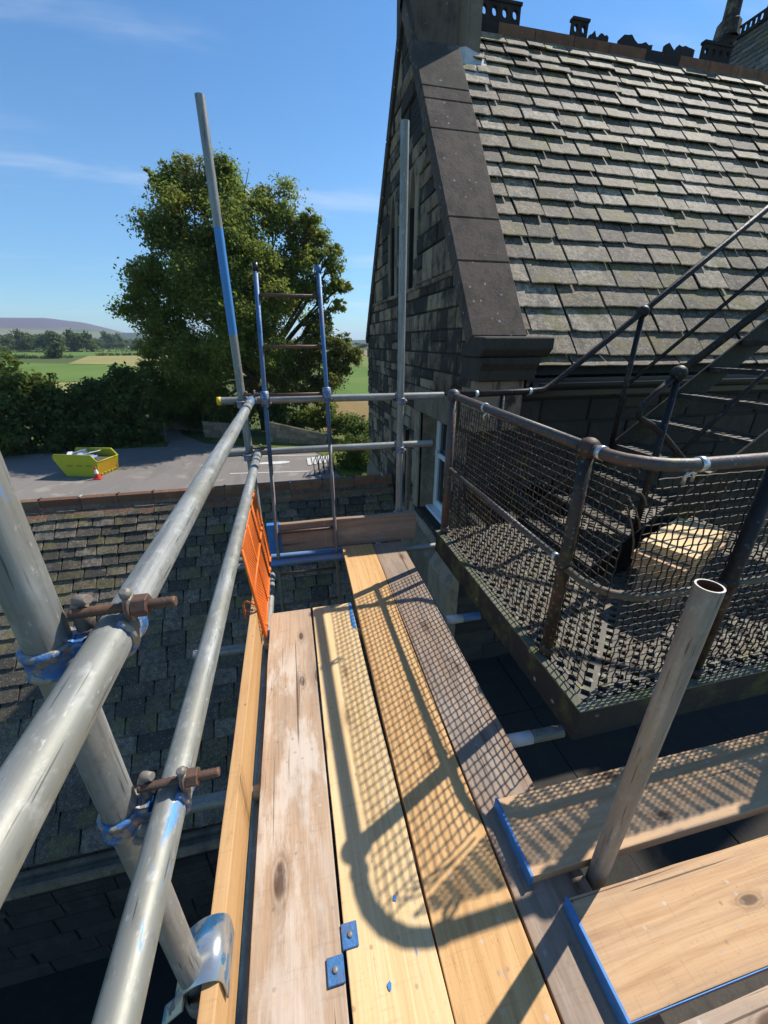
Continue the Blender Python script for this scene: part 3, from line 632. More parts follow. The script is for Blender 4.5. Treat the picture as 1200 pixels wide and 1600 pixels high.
# ------------------------------------------------------------------ skip, cone and cycle rack in the car park
def make_skip():
    L = Vector((.955, -.297, 0)); Wd = Vector((.297, .955, 0)); o = Vector((-13.15, 27.0, G0+.02))
    t = thing('skip', 'yellow builders skip full of waste in front of the dark bushes', 'skip', o)
    M_Y = m_iron('skip_lime_yellow', (.40, .42, .02), .12, .1, .6); M_O = m_iron('skip_ochre_yellow', (.46, .27, .012), .25, .1, .6)
    prof = [(-.95,0),(1.12,0),(1.34,.92),(1.30,.98),(1.00,1.36),(-1.38,1.36),(-1.50,1.28),(-1.50,1.05)]
    def f(a, b, d): return o + L*a + Wd*d + Vector((0, 0, b))
    for d0, d1 in ((0, .05), (1.75, 1.80)):
        m = MB(); m.prism(prof, f, d0, d1); part('side_plate', m, M_Y, t)
    m = MB()
    m.prism([(1.12,0),(1.34,.92),(1.27,.92),(1.06,.03)], f, .05, 1.75); part('end_plate', m, M_O, t)
    m = MB(); m.prism([(-.95,0),(-.90,.04),(-1.44,1.05),(-1.50,1.05)][::-1], f, .05, 1.75); part('end_plate', m, M_Y, t)
    m = MB(); m.prism([(-.95,0),(1.1,0),(1.1,.04),(-.95,.04)], f, .05, 1.75); part('floor_plate', m, M_O, t)
    m = MB()
    for d in (.0, 1.80):
        pts = [f(a, b, d) for a, b in ((1.34,.92),(1.00,1.36),(-1.38,1.36),(-1.50,1.25))]
        m.tube(pts, .035, 6)
    m.tube([f(1.34,.94,0), f(1.34,.94,1.8)], .035, 6); m.tube([f(-1.5,1.05,0), f(-1.5,1.05,1.8)], .035, 6); part('rim', m, M_Y, t)
    for k in range(5):
        m = MB(); c = f(1.16, .12, .3+.3*k); m.ball(c, .055, 8, 5); part('lug', m, M_Y, t)
    for k in range(3):                                          # worn, no longer readable panel of print on the side
        m = MB(); a0 = -.75+k*.62; m.add([f(a0, .62, -.004), f(a0+.42, .62, -.004), f(a0+.42, .75, -.004), f(a0, .75, -.004)], [(0,1,2,3)]); part('worn_print', m, m_plain('worn_print', (.25,.27,.02), .7, 0, .4, 9), t)
    g = random.Random(5); cols = [(.55,.55,.54),(.10,.20,.42),(.16,.12,.09),(.40,.40,.42),(.22,.30,.45),(.09,.08,.075),(.5,.42,.3)]
    for k in range(16):
        a = g.uniform(-1.0, .75); d = g.uniform(.35, 1.45); z = .95+g.uniform(0, .35); L2 = g.uniform(.4, 1.1); w = g.uniform(.1, .45)
        m = MB(); dr = Vector((math.cos(k*1.7), math.sin(k*1.7), g.uniform(-.25,.25))); c = f(a, z, d)
        m.bar(c-dr*L2/2, c+dr*L2/2, w, g.uniform(.02, .1))
        tag(link('waste_panel', m.mesh('waste_panel', .006), m_plain('waste', cols[k % 7], .6, 0, .3, 8)), 'scrap board or panel thrown in the yellow skip', 'waste', 'waste lying in the skip')
    m = MB(); m.prism([(-.9,.05),(1.05,.05),(1.24,.86),(-1.35,.95)], f, .08, 1.72); tag(link('rubble', m.mesh('rubble'), m_plain('rubble', (.09,.08,.07), .9, 0, .5, 6)), kind='stuff')
make_skip()
t = thing('traffic_cone', 'red and white traffic cone at the corner of the yellow skip', 'cone', (-11.95, 26.3, G0))
M_CONER = m_plain('cone_red', (.55, .045, .03), .5); M_CONEW = m_plain('cone_white', (.75, .75, .75), .5)
mb = MB(); mb.box((-12.17,26.08,G0+.01),(-11.73,26.52,G0+.06)); part('base', mb, M_CONER, t, .01)
def cone(name, z0, z1, mat):
    m = MB(); r = lambda z: .17-.14*z/.75; m.lathe([(r(z0), z0+.05), (r(z1), z1+.05)], (-11.95,26.3,G0), seg=14); part(name, m, mat, t)
cone('body', 0, .3, M_CONER); cone('reflective_band', .3, .55, M_CONEW); cone('tip', .55, .76, M_CONER)
t = thing('cycle_rack', 'black hoop cycle rack at the edge of the car park', 'rack', (1.4, 24.6, G0)); M_BLK = m_plain('black_hoop', (.02,.02,.02), .4)
for k in range(5):
    x = 1.05+.32*k; y0 = 24.0+.1*k; m = MB()
    m.tube([(x,y0,G0),(x,y0,G0+.85),(x+.05,y0+.12,G0+.98),(x+.3,y0+1.1,G0+.98),(x+.34,y0+1.22,G0+.85),(x+.34,y0+1.22,G0)], .028, 7); part('hoop', m, M_BLK, t)
for k in range(5):
    m = MB(); x = .75+.34*k; m.box((x, 26.3+.1*k, G0+.02), (x+.27, 28.1+.1*k, G0+.05)); tag(link('paving_slab', m.mesh('paving_slab', .006), m_plain('pale_slab', (.5,.49,.46), .8)), 'pale paving slab in the row beside the cycle rack', 'slab', 'pale slabs by the cycle rack')

# ------------------------------------------------------------------ slates and stone blocks
def slate_variants(n, seed, thick):
    out = []; g = random.Random(seed)
    for k in range(n):
        m = MB(); bot = []
        nb = 6
        for i in range(nb+1):
            x = -.5 + i/nb; bot.append((x*(1-.012*g.random()), g.uniform(0, .022) + (.06*g.random() if i in (0, nb) and g.random() < .35 else 0)))
        right = [(.5-.014*g.random(), .33), (.5-.014*g.random(), .66), (.495, 1)]
        left = [(-.495, 1), (-.5+.014*g.random(), .66), (-.5+.014*g.random(), .33)]
        pl = bot + right + left; n_ = len(pl)
        zt = [thick*(1+.25*(g.random()-.5)) for _ in pl]
        ins = []
        for (x, y) in pl:
            ins.append((x*(1-.022), y + (.02 if y < .3 else 0)))
        vs = [(x, y, 0) for x, y in pl] + [(x, y, zt[i]*.72) for i, (x, y) in enumerate(pl)] + [(x, y, zt[i]) for i, (x, y) in enumerate(ins)]
        fs = [(i, (i+1) % n_, n_+(i+1) % n_, n_+i) for i in range(n_)] + [(n_+i, n_+(i+1) % n_, 2*n_+(i+1) % n_, 2*n_+i) for i in range(n_)] + [tuple(range(2*n_, 3*n_))]
        m.add(vs, fs); out.append((m, None))
    return [m for m, _ in out]

def slate_roof(roof, x0, x1, base_y, base_z, ang, rows, wf, variants, mat, limit=300, thick=.014, skip=None, zmin=0, off=0.0):
    """rows: distances of the slate tails up the slope (or negative, down from the ridge) in increasing order"""
    g = random.Random(off*100+17); ups = Vector((0, math.cos(ang), math.sin(ang))); nrm = Vector((0, -math.sin(ang), math.cos(ang))); todo = []
    for r in range(len(rows)-1):
        e = rows[r+1]-rows[r]; x = x0 - g.uniform(0, wf(r)); tilt = math.atan2(thick*1.25, e*1.75)
        while x < x1:
            w = wf(r)*g.uniform(.72, 1.3); a = max(x, x0); b = min(x+w, x1)
            if b-a > .05:
                s = rows[r] + g.uniform(-.012, .012)
                c = Vector(((a+b)/2, base_y, base_z)) + ups*s + nrm*(.004+thick*1.25*.0)
                if skip is None or not skip(c):
                    tl = tilt*g.uniform(.85, 1.25)
                    yv = (ups*math.cos(tl) - nrm*math.sin(tl)); zv = (nrm*math.cos(tl) + ups*math.sin(tl)); xv = Vector((1,0,0))
                    rz = g.uniform(-.012, .012); yv2 = yv*math.cos(rz)+xv*math.sin(rz); xv2 = xv*math.cos(rz)-yv*math.sin(rz)
                    h = nrm*(math.sin(tl)*e*1.75 + .002)
                    mw = Matrix(((xv2.x*(b-a-.013), yv2.x*e*1.75, zv.x, 0), (xv2.y*(b-a-.013), yv2.y*e*1.75, zv.y, 0), (xv2.z*(b-a-.013), yv2.z*e*1.75, zv.z, 0), (0,0,0,1)))
                    p = c + h; mw[0][3], mw[1][3], mw[2][3] = p.x, p.y, p.z
                    todo.append((shown_size(c, e*(b-a)), mw, g.randrange(len(variants))))
            x += w
    todo.sort(key=lambda q: -q[0]); meshes = [m.mesh('slate') for m in variants]
    for me in meshes: me.materials.append(mat)
    for sz, mw, k in todo[:limit]:
        if sz <= 0: continue
        o = bpy.data.objects.new('slate', meshes[k]); C.objects.link(o); o.parent = roof; o.matrix_local = mw
    rest = [q for i, q in enumerate(todo) if i >= limit or q[0] <= 0]
    if rest:
        m = MB()
        for sz, mw, k in rest:
            m.add([mw @ Vector(v) for v in variants[k].v], variants[k].f)
        o = link('outer_slates', m.mesh('outer_slates'), mat, roof); o['kind'] = 'stuff'
SV = slate_variants(18, 5, .009)
SV2 = slate_variants(14, 9, .014)

def clip(poly, a, b, c):
    """part of a 2D polygon where a*x + b*y <= c"""
    out = []
    for i in range(len(poly)):
        p, q = poly[i], poly[(i+1) % len(poly)]; dp, dq = a*p[0]+b*p[1]-c, a*q[0]+b*q[1]-c
        if dp <= 0: out.append(p)
        if dp*dq < 0:
            t = dp/(dp-dq); out.append((p[0]+(q[0]-p[0])*t, p[1]+(q[1]-p[1])*t))
    return out
def area2(p): return abs(sum(p[i][0]*p[(i+1) % len(p)][1]-p[(i+1) % len(p)][0]*p[i][1] for i in range(len(p))))/2
def shrink(poly, d):
    """convex polygon (counter-clockwise) moved in by d on every side"""
    out = poly
    n = len(poly)
    for i in range(n):
        p, q = poly[i], poly[(i+1) % n]; ex, ey = q[0]-p[0], q[1]-p[1]; L = math.hypot(ex, ey)
        if L < 1e-5: continue
        nx, ny = ey/L, -ex/L
        out = clip(out, nx, ny, nx*p[0]+ny*p[1]-d)
        if len(out) < 3: return []
    return out
def block_wall(wall, core_name, zs, span, cuts, holes, fn, lens, seed, mat, proud=.018, depth=.10, core_depth=.45, joint=.0075, rough=.5, visible=None):
    """courses between heights zs, each cut into blocks over span(z); fn(a, b, d): d = 0 is the wall face, d > 0 goes into the wall"""
    g = random.Random(seed); core = MB(); blocks = []
    for z0, z1 in zip(zs[:-1], zs[1:]):
        a0, a1 = span((z0+z1)/2); iv = [(a0, a1)]
        for (ha, hb, hz0, hz1) in holes:
            if hz0 < z1-1e-4 and hz1 > z0+1e-4:
                nv = []
                for (p, q) in iv:
                    if hb <= p or ha >= q: nv.append((p, q)); continue
                    if ha > p: nv.append((p, ha))
                    if hb < q: nv.append((hb, q))
                iv = nv
        for p, q in iv:
            a = p
            while a < q-1e-4:
                w = g.uniform(*lens)*(1.0 if z1-z0 > .2 else .9); b = a+w
                if q-b < lens[0]*.55: b = q
                poly = [(a, z0), (b, z0), (b, z1), (a, z1)]
                split = (z1-z0 > .2 and g.random() < .38)
                polys = [poly] if not split else [[(a,z0),(b,z0),(b,(z0+z1)/2),(a,(z0+z1)/2)], [(a,(z0+z1)/2),(b,(z0+z1)/2),(b,z1),(a,z1)]]
                for pl in polys:
                    for cu in cuts: pl = clip(pl, *cu) if pl else pl
                    if pl and len(pl) >= 3 and area2(pl) > .002: blocks.append(pl)
                a = b
    for pl in blocks:
        core.prism(pl, fn, .008, core_depth)
        s = shrink(pl, joint*g.uniform(.7, 1.5))
        if len(s) < 3: continue
        e = proud*g.uniform(.1, 1.0)
        if visible and not visible(fn(sum(p[0] for p in s)/len(s), sum(p[1] for p in s)/len(s), 0)): continue
        s2 = shrink(s, .009); m = MB()
        if len(s2) == len(s):
            n = len(s); ca = sum(p[0] for p in s2)/n; cb = sum(p[1] for p in s2)/n
            vs = [fn(a, b, depth) for a, b in s] + [fn(a, b, -e*.3+.002) for a, b in s] + [fn(a, b, -e*(1-rough*.5*g.random())) for a, b in s2] + [fn(ca+g.uniform(-.02,.02), cb+g.uniform(-.01,.01), -e*(1+.35*g.random()))]
            fs = [(i, (i+1) % n, n+(i+1) % n, n+i) for i in range(n)] + [(n+i, n+(i+1) % n, 2*n+(i+1) % n, 2*n+i) for i in range(n)] + [(2*n+i, 2*n+(i+1) % n, 3*n) for i in range(n)]
            m.add(vs, fs)
        else:
            m.prism(s, fn, -e, depth)
        part('stone_block', m, mat, wall)
    part(core_name, core, M_MORTAR, wall)

# ------------------------------------------------------------------ the low annex with its own slate roof, below the scaffold
def ridge_tile(mb, x0, x1, ry, rz, ang, flange, rim_h, wave, seed, side=-1):
    """flange with a scalloped lower edge on the near slope, and an upright roll on the ridge"""
    g = random.Random(seed); ups = Vector((0, math.cos(ang), math.sin(ang))); nrm = Vector((0, -math.sin(ang), math.cos(ang)))
    top = Vector((0, ry, rz)); n = 12; vs = []
    for i in range(n+1):
        x = x0 + (x1-x0)*i/n; sc = wave*abs(math.sin(math.pi*i*3/n)) + wave*.35*g.random()
        tail = top - ups*(flange+sc) + nrm*.050; head = top - ups*.01 + nrm*.034
        vs += [Vector((x,0,0))+tail-nrm*.026, Vector((x,0,0))+tail, Vector((x,0,0))+head]
    mb.add(vs, [(3*i, 3*i+3, 3*i+4, 3*i+1) for i in range(n)] + [(3*i+1, 3*i+4, 3*i+5, 3*i+2) for i in range(n)] + [(0,1,2),(3*n,3*n+2,3*n+1)])
    z0 = top + nrm*.03 - ups*.03
    prof = [(z0.y, z0.z), (z0.y-.008, z0.z+rim_h*.55), (z0.y-.005, z0.z+rim_h*.82), (z0.y+.035, z0.z+rim_h), (z0.y+.085, z0.z+rim_h*.8), (z0.y+.09, z0.z-.02)]
    mb.prism(prof[::-1], lambda a, b, d: (d, a, b), x0, x1)
annex = thing('slate_annex', 'low annex with a mossy stone slate roof below the left side of the scaffold', 'building', (-2.5, 4.4, G0))
AA = R(50); AY, AZ = 5.7, -.60
rf = MB(); ux, uz = math.cos(AA), math.sin(AA); L_ = 4.02
rf.add([(-7.5, AY-L_*ux, AZ-L_*uz-.03), (1.46, AY-L_*ux, AZ-L_*uz-.03), (1.46, AY, AZ-.03), (-7.5, AY, AZ-.03), (-7.5, AY+L_*ux, AZ-L_*uz-.03), (1.46, AY+L_*ux, AZ-L_*uz-.03)], [(0,1,2,3),(3,2,5,4)])
aroof = part('roof', rf, m_slate('roof_underlay', [(0,(.05,.05,.045)),(1,(.07,.07,.06))], .2, .3), annex)
exp_ = [.098 + .0048*i for i in range(27)]; rows_ = [-L_]; 
for e in exp_[::-1]:
    if rows_[-1]+e < -.10: rows_.append(rows_[-1]+e)
rows_.append(-.05)
slate_roof(aroof, -7.4, 1.44, AY, AZ, AA, rows_, lambda r: .36-.0065*r, SV2, M_SLATE2, 300, .028, off=.3)
x = -7.4; k = 0
while x < 1.40:
    w = min(.46*rnd.uniform(.95, 1.05), 1.44-x); mb = MB(); ridge_tile(mb, x+.004, x+w-.004, AY, AZ, AA, .20, .13, .026, k); part('ridge_tile', mb, M_TERRA, annex)
    if k % 1 == 0:
        mb = MB(); mb.box((x+w-.012, AY-.035, AZ+.0), (x+w+.012, AY+.03, AZ+.125)); part('mortar_joint', mb, M_LEAD if k % 3 == 0 else M_MORTAR, annex)
    x += w; k += 1
mb = MB(); ey, ez = AY-L_*ux, AZ-L_*uz
mb.prism([(ey-.20, ez-.16), (ey-.02, ez-.16), (ey-.02, ez-.05), (ey-.06, ez-.05), (ey-.07, ez-.12), (ey-.16, ez-.12), (ey-.17, ez-.04), (ey-.20, ez-.04)], lambda a, b, d: (d, a, b), -7.4, 1.2)
part('gutter', mb, M_ASHLAR, annex)
aw = part('wall', (lambda m: (m.box((-7.2, ey+.22, G0), (1.4, 2*AY-ey-.2, ez+.1)), m)[1])(MB()), M_MORTAR, annex)
aw_zs = [G0+.0]
while aw_zs[-1] < ez-.3: aw_zs.append(aw_zs[-1]+rnd.uniform(.24, .34))
aw_zs.append(ez-.1)
block_wall(aw, 'wall_core', aw_zs, lambda z: (-5.6, .4), [], [], lambda a, b, d: (a, ey+.17+d, b), (.4, .8), 91, M_STONESHADE, core_depth=.04, visible=lambda p: shown_size(p, 1) > 0)
mb = MB(); mb.tube([(-2.2, ey+.06, G0+.1), (-2.2, ey+.06, ez-.2)], .045, 10); part('downpipe', mb, M_GUTTER, annex)

# flat roofed lower block that the landing and the inner side of the scaffold stand over
fb = thing('flat_roof_block', 'dark flat roofed block in the shade below the fire escape landing', 'building', (3.0, .5, G0))
part('wall', (lambda m: (m.box((.42, -4.0, G0), (9.0, 3.28, -2.06)), m)[1])(MB()), M_STONESHADE, fb)
g = random.Random(8)
for i in range(9):
    for j in range(8):
        m = MB(); m.box((.40+.85*i+.004, -3.5+.85*j+.004, -2.05), (.40+.85*(i+1)-.004, -3.5+.85*(j+1)-.004, -2.0+g.uniform(-.006,.006)))
        if shown_size((.8+.85*i, -3.1+.85*j, -2.0), 1) > 0: part('paving_slab', m, M_CONC, fb)

# ------------------------------------------------------------------ the stone house with the gable
house = thing('stone_house', 'stone house with a steep slate roof and a coped gable beside the scaffold', 'building', (4.0, 5.5, G0))
GX = 1.50; Y0, Y1 = 3.20, 7.83; SL = 1.38; RA = math.atan(SL)
HB, HT = 1.30, 1.456                                            # underside and top of the coping at the near eave
WIN = (3.66, 4.55, -.58, .655)
gw = bpy.data.objects.new('gable_wall', None); C.objects.link(gw); gw.parent = house; gw.location = -worldloc(house)
zs = [-3.3, -2.9, -2.5, -2.15, -1.8, -1.5, -1.2, -.95]
zs += [-.77, -.58, -.36, -.12, .14, .36, .655, .93, 1.14, 1.31, 1.52, 1.70, 1.86, 1.99, 2.28, 2.44, 2.72, 2.98, 3.14, 3.42, 3.70, 4.0, 4.3, 4.65]
# near slope: b <= HB + SL*(a - Y0)  ; far slope: b <= HB + SL*(Y1 - a)
cuts = [(-SL, 1.0, HB-SL*Y0), (SL, 1.0, HB+SL*Y1)]
LAN = [(4.98, 5.22, 1.99, 3.14), (5.84, 6.08, 1.99, 3.14)]
SLOT = (4.86, 5.30, 3.42, 3.70)
fnG = lambda a, b, d: (GX+d, a, b)
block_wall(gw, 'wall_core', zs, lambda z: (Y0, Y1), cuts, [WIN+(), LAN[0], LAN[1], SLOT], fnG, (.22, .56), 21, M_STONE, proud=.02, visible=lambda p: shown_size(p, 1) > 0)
# body of the house behind the faces, so no light comes through
mb = MB()
mb.box((GX+.46, Y0+.50, G0), (9.2, Y1-.1, 1.0)); part('inner_wall', mb, M_MORTAR, house)
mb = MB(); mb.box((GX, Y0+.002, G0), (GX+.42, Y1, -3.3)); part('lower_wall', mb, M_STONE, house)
# dressed surround: lintel, jambs, sill
def surround(a0, a1, z0, z1, proud, name, mat=M_ASHLAR):
    m = MB(); m.box((GX-proud, a0, z0), (GX+.20, a1, z1)); return part(name, m, mat, house, .008)
surround(3.45, 4.76, .655, .93, .022, 'lintel')
surround(4.55, 4.73, .14, .652, .018, 'jamb_stone'); surround(4.55, 4.80, -.30, .137, .018, 'jamb_stone'); surround(4.55, 4.72, -.58, -.303, .018, 'jamb_stone')
surround(3.46, 3.66, .14, .652, .018, 'jamb_stone'); surround(3.40, 3.66, -.30, .137, .018, 'jamb_stone'); surround(3.46, 3.66, -.58, -.303, .018, 'jamb_stone')
mb = MB(); mb.prism([(GX-.05,-.74),(GX+.30,-.74),(GX+.30,-.56),(GX-.02,-.66),(GX-.05,-.70)], lambda a, b, d: (a, d, b), 3.42, 4.80); part('window_sill_stone', mb, M_ASHLAR, house, .006)
mb = MB(); mb.box((GX+.03, 4.548, -.58), (GX+.44, 4.60, .66)); mb.box((GX+.03, 3.61, -.58), (GX+.44, 3.662, .66)); mb.box((GX+.03, 3.6, .653), (GX+.44, 4.6, .70)); part('reveal', mb, M_ASHLAR, house)
wn_ = bpy.data.objects.new('window', None); C.objects.link(wn_); wn_.parent = house; wn_.location = -worldloc(house)
wx = GX+.21
mb = MB()
for a, b in ((4.46, 4.545), (3.665, 3.75), (4.07, 4.14)): mb.box((wx, a, -.55), (wx+.07, b, .65))
for a, b in ((.57, .65), (-.55, -.46), (.10, .16)): mb.box((wx+.002, 3.70, a), (wx+.068, 4.50, b))
part('frame', mb, M_WHITE, wn_, .006)
mb = MB(); mb.box((wx+.03, 3.72, -.5), (wx+.04, 4.5, .6)); part('pane', mb, M_GLASS, wn_)
mb = MB(); mb.box((wx-.10, 3.665, -.60), (wx+.02, 4.545, -.552)); part('sill', mb, M_WHITE, wn_, .008)
mb = MB(); mb.box((wx-.03, 4.44, .13), (wx+.0, 4.47, .19)); part('stay', mb, M_WHITE, wn_)
# plinth with a sloping weathering at the foot of the wall
y = 3.14; k = 0
for w in (.62, .78, .66, .85, .7, .9):
    mb = MB(); mb.prism([(GX-.10,-1.30),(GX+.02,-1.30),(GX+.02,-.76),(GX-.004,-.78),(GX-.10,-.94)], lambda a, b, d: (a, d, b), y+.003, y+w-.003); part('plinth_stone', mb, M_ASHLAR, house, .006)
    mb = MB(); mb.box((GX-.085, y+.003, -1.72), (GX+.02, y+w-.003, -1.305)); part('plinth_stone', mb, M_ASHLAR, house, .006)
    y += w
mb = MB(); mb.box((GX-.07, 4.95, -.55), (GX+.02, 5.02, .35)); part('downpipe', mb, M_GUTTER, house)
mb = MB(); mb.prism([(GX-.06,-.75),(GX+.02,-.75),(GX+.02,.32),(GX-.06,.16)], lambda a, b, d: (a, d, b), 4.86, 4.94); part('buttress_stone', mb, M_ASHLAR, house, .008)
# string course above the lancets' sills and two lancet slits
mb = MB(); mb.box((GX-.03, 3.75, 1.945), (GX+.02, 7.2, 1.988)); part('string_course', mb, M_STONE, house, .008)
for (a, b, z0, z1) in LAN:
    lw = bpy.data.objects.new('lancet_window', None); C.objects.link(lw); lw.parent = house; lw.location = -worldloc(house)
    m = MB(); c = (a+b)/2; h = (b-a)/2
    m.box((GX+.16, a, z0), (GX+.18, b, z1)); part('pane', m, M_GLASS, lw)
    for s in (-1, 1):
        m = MB(); pts = [(c+s*h, z1), (c+s*h, z1-.34), (c+s*h*.78, z1-.22), (c+s*h*.45, z1-.10), (c, z1-.01), (c, z1)]
        m.prism(pts if s > 0 else pts[::-1], lambda p, q, d: (GX+d, p, q), -.004, .17); part('head_stone', m, M_ASHLAR, lw)
        m = MB(); m.box((GX-.014, c+s*(h+.001) if s > 0 else c-h-.12, z0), (GX+.2, c+h+.12 if s > 0 else c-h-.001, z1)); part('frame', m, M_ASHLAR, lw, .006)
# louvred slot below the apex
mb = MB()
for k in range(4): mb.bar((GX+.02, SLOT[0], SLOT[2]+.05+.065*k), (GX+.02, SLOT[1], SLOT[2]+.05+.065*k), .012, .06)
mb.box((GX+.09, SLOT[0], SLOT[2]), (GX+.10, SLOT[1], SLOT[3])); part('louvre', mb, M_MORTAR, house)
# near slope coping stones: cut by slope distance
up = Vector((0, math.cos(RA), math.sin(RA))); nr = Vector((0, -math.sin(RA), math.cos(RA))); k0 = Vector((0, Y0-.02, HT))
def coping(s0, s1, x0, x1, th, sgn=1):
    u = Vector((0, up.y*sgn, up.z)); n_ = Vector((0, nr.y*sgn, nr.z)); o = k0 if sgn > 0 else Vector((0, Y1+.02, HT))
    m = MB(); vs = []
    for x in (x0, x1):
        for s in (s0, s1):
            for q in (-th, 0): vs.append(Vector((x,0,0)) + o + u*s + n_*q)
    f = [(0,1,3,2),(4,6,7,5),(0,4,5,1),(2,3,7,6),(1,5,7,3),(0,2,6,4)]
    m.add(vs, f if sgn > 0 else [tuple(reversed(q)) for q in f]); return part('coping_stone', m, M_COPING, house, .008)
sc_ = lambda yy: (yy-(Y0-.02))/math.cos(RA)
seams = [0, .72, 1.17, 2.16, 2.52, 2.68, 3.34, 3.96]
for a, b in zip(seams[:-1], seams[1:]): coping(a+.003, b-.003, GX-.045, 1.945, .125)
for a, b in ((0,.9),(.9,1.9),(1.9,2.8),(2.8,3.96)): coping(a+.003, b-.003, GX-.045, 1.945, .125, -1)
# moulded kneeler under the foot of the coping
mb = MB(); mb.prism([(3.04, 1.30),(3.40, 1.30),(3.40,1.40),(3.20,1.455),(2.98,1.445),(2.98,1.36)][::1], lambda a, b, d: (d, a, b), GX-.035, 2.07); part('kneeler', mb, M_STONESHADE, house, .008)
mb = MB(); mb.prism([(3.06,1.12),(3.40,1.12),(3.40,1.298),(3.00,1.298),(3.01,1.25),(3.05,1.20)], lambda a, b, d: (d, a, b), GX-.02, 1.99); part('kneeler', mb, M_STONESHADE, house, .006)
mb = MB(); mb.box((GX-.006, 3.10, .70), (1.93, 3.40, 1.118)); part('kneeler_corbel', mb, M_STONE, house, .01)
# apex stack set on the diagonal
mb = MB(); mb.lathe([(.0,3.2),(.27,3.2),(.27,6.2),(0,6.2)], (2.02, 5.40, 0), seg=8, smooth=False); part('chimney_shaft', mb, M_ASHLAR, house)
mb = MB(); mb.box((1.50, 5.10, 4.0), (1.93, 5.9, 5.4)); part('apex_stone', mb, M_COPING, house, .02)
mb = MB(); mb.lathe([(.285,3.55),(.285,4.12)], (2.02, 5.40, 0), seg=8, smooth=False); part('lead_flashing', mb, M_LEAD, house)
mb = MB()
o_ = Vector((2.02, 5.05, 4.02)); mb.add([(1.95,5.0,3.83),(2.25,5.0,3.83),(2.28,5.25,4.17),(1.95,5.25,4.17)], [(0,1,2,3)]); part('lead_soaker', mb, M_LEAD, house)
# near roof slope
rf = MB(); ey_, ez_ = 3.10, 1.13; RL = 4.02
ang = R(54); ca, sa = math.cos(ang), math.sin(ang)
RY, RZ = 3.15+RL*ca, 1.21+RL*sa
rf.add([(1.93, 3.15-.03*ca, 1.18-.03*sa), (11.5, 3.15-.03*ca, 1.18-.03*sa), (11.5, RY, RZ-.03), (1.93, RY, RZ-.03), (1.93, 2*RY-3.15, 1.18), (11.5, 2*RY-3.15, 1.18)], [(0,1,2,3),(3,2,5,4)])
roof = part('roof', rf, M_MORTAR, house)
rows_ = [-.02, .043+.03, .308, .558, .791, 1.053, 1.288, 1.531, 1.737, 1.963, 2.14, 2.338, 2.558, 2.723, 2.936, 3.128, 3.305, 3.486, 3.641, 3.80, 3.93]
slate_roof(roof, 1.935, 8.5, 3.15, 1.21, ang, rows_, lambda r: .44-.0085*r, SV, M_SLATE, 300, .036, off=.6)
# one slipped slate with a pale patch behind it
x = 2.05; k = 0
while x < 9.0:
    w = .47*rnd.uniform(.93, 1.07); mb = MB(); ridge_tile(mb, x+.004, x+w-.004, RY, RZ-.02, ang, .13, .12, .025, k+50); part('ridge_tile', mb, M_TERRA if k % 5 else M_TERRADARK, house); x += w; k += 1
def crest(x0, x1, h, holes, jag, seed):
    """upright crest tile along the ridge, pierced with round holes; or the broken stub of one"""
    g = random.Random(seed); m = MB(); zb = RZ+.10; y0, y1 = RY-.0, RY+.04
    if not jag:
        n = holes; cw = (x1-x0)/n; r = min(cw, h)*.26; cz = zb+h*.52
        for i in range(n):
            cx_ = x0+cw*(i+.5); N = 16; out = []
            for k in range(N):
                t = 2*math.pi*k/N+math.pi/4; c, s = math.cos(t), math.sin(t); q = max(abs(c), abs(s)); out.append((cx_+c/q*cw/2, (zb+h/2)+s/q*h/2))
            inn = [(cx_+math.cos(2*math.pi*k/N+math.pi/4)*r, cz+math.sin(2*math.pi*k/N+math.pi/4)*r*1.25) for k in range(N)]
            vs = [(a, y0, b) for a, b in out]+[(a, y0, b) for a, b in inn]+[(a, y1, b) for a, b in out]+[(a, y1, b) for a, b in inn]
            fs = []
            for k in range(N):
                k2 = (k+1) % N; fs += [(k, k2, N+k2, N+k), (2*N+k2, 2*N+k, 3*N+k, 3*N+k2), (N+k, N+k2, 3*N+k2, 3*N+k), (k2, k, 2*N+k, 2*N+k2)]
            m.add(vs, fs)
        m.box((x0-.01, y0-.012, zb+h), (x1+.01, y1+.012, zb+h+.025))
    else:
        n = 9; pts = [(x0, zb)] + [(x1, zb)] + [(x1-(x1-x0)*i/n, zb+h*g.uniform(.25, 1)) for i in range(n+1)]
        m.prism(pts, lambda a, b, d: (a, d, b), y0, y1)
    part('crest_tile', m, M_TERRADARK, house)
crest(2.30, 2.78, .145, 4, False, 1); crest(3.42, 3.62, .12, 2, False, 2); crest(3.66, 3.90, .08, 0, True, 3); crest(4.05, 4.50, .10, 0, True, 4); crest(4.68, 5.10, .09, 0, True, 5); crest(5.22, 5.64, .14, 4, False, 6); crest(6.6, 7.05, .09, 0, True, 8)
# gutter and the wall under the near eave
mb = MB(); gy_, gz_ = 3.04, 1.10
pr = [(gy_+.065*math.cos(t), gz_+.065*math.sin(t)) for t in [math.pi+math.pi*k/8 for k in range(9)]] + [(gy_+.05*math.cos(t), gz_+.05*math.sin(t)) for t in [2*math.pi-math.pi*k/8 for k in range(9)]]
for i in range(len(pr)):
    p, q = pr[i], pr[(i+1) % len(pr)]; mb.add([(2.0,p[0],p[1]),(9,p[0],p[1]),(9,q[0],q[1]),(2.0,q[0],q[1])], [(0,1,2,3)])
part('gutter', mb, M_GUTTER, house)
mb = MB(); mb.box((1.95, 3.11, .98), (9, 3.30, 1.13)); part('fascia', mb, M_GUTTER, house)
ew = bpy.data.objects.new('eave_wall', None); C.objects.link(ew); ew.parent = house; ew.location = -worldloc(house)
zs2 = [-3.0, -2.7, -2.4, -2.05]; 
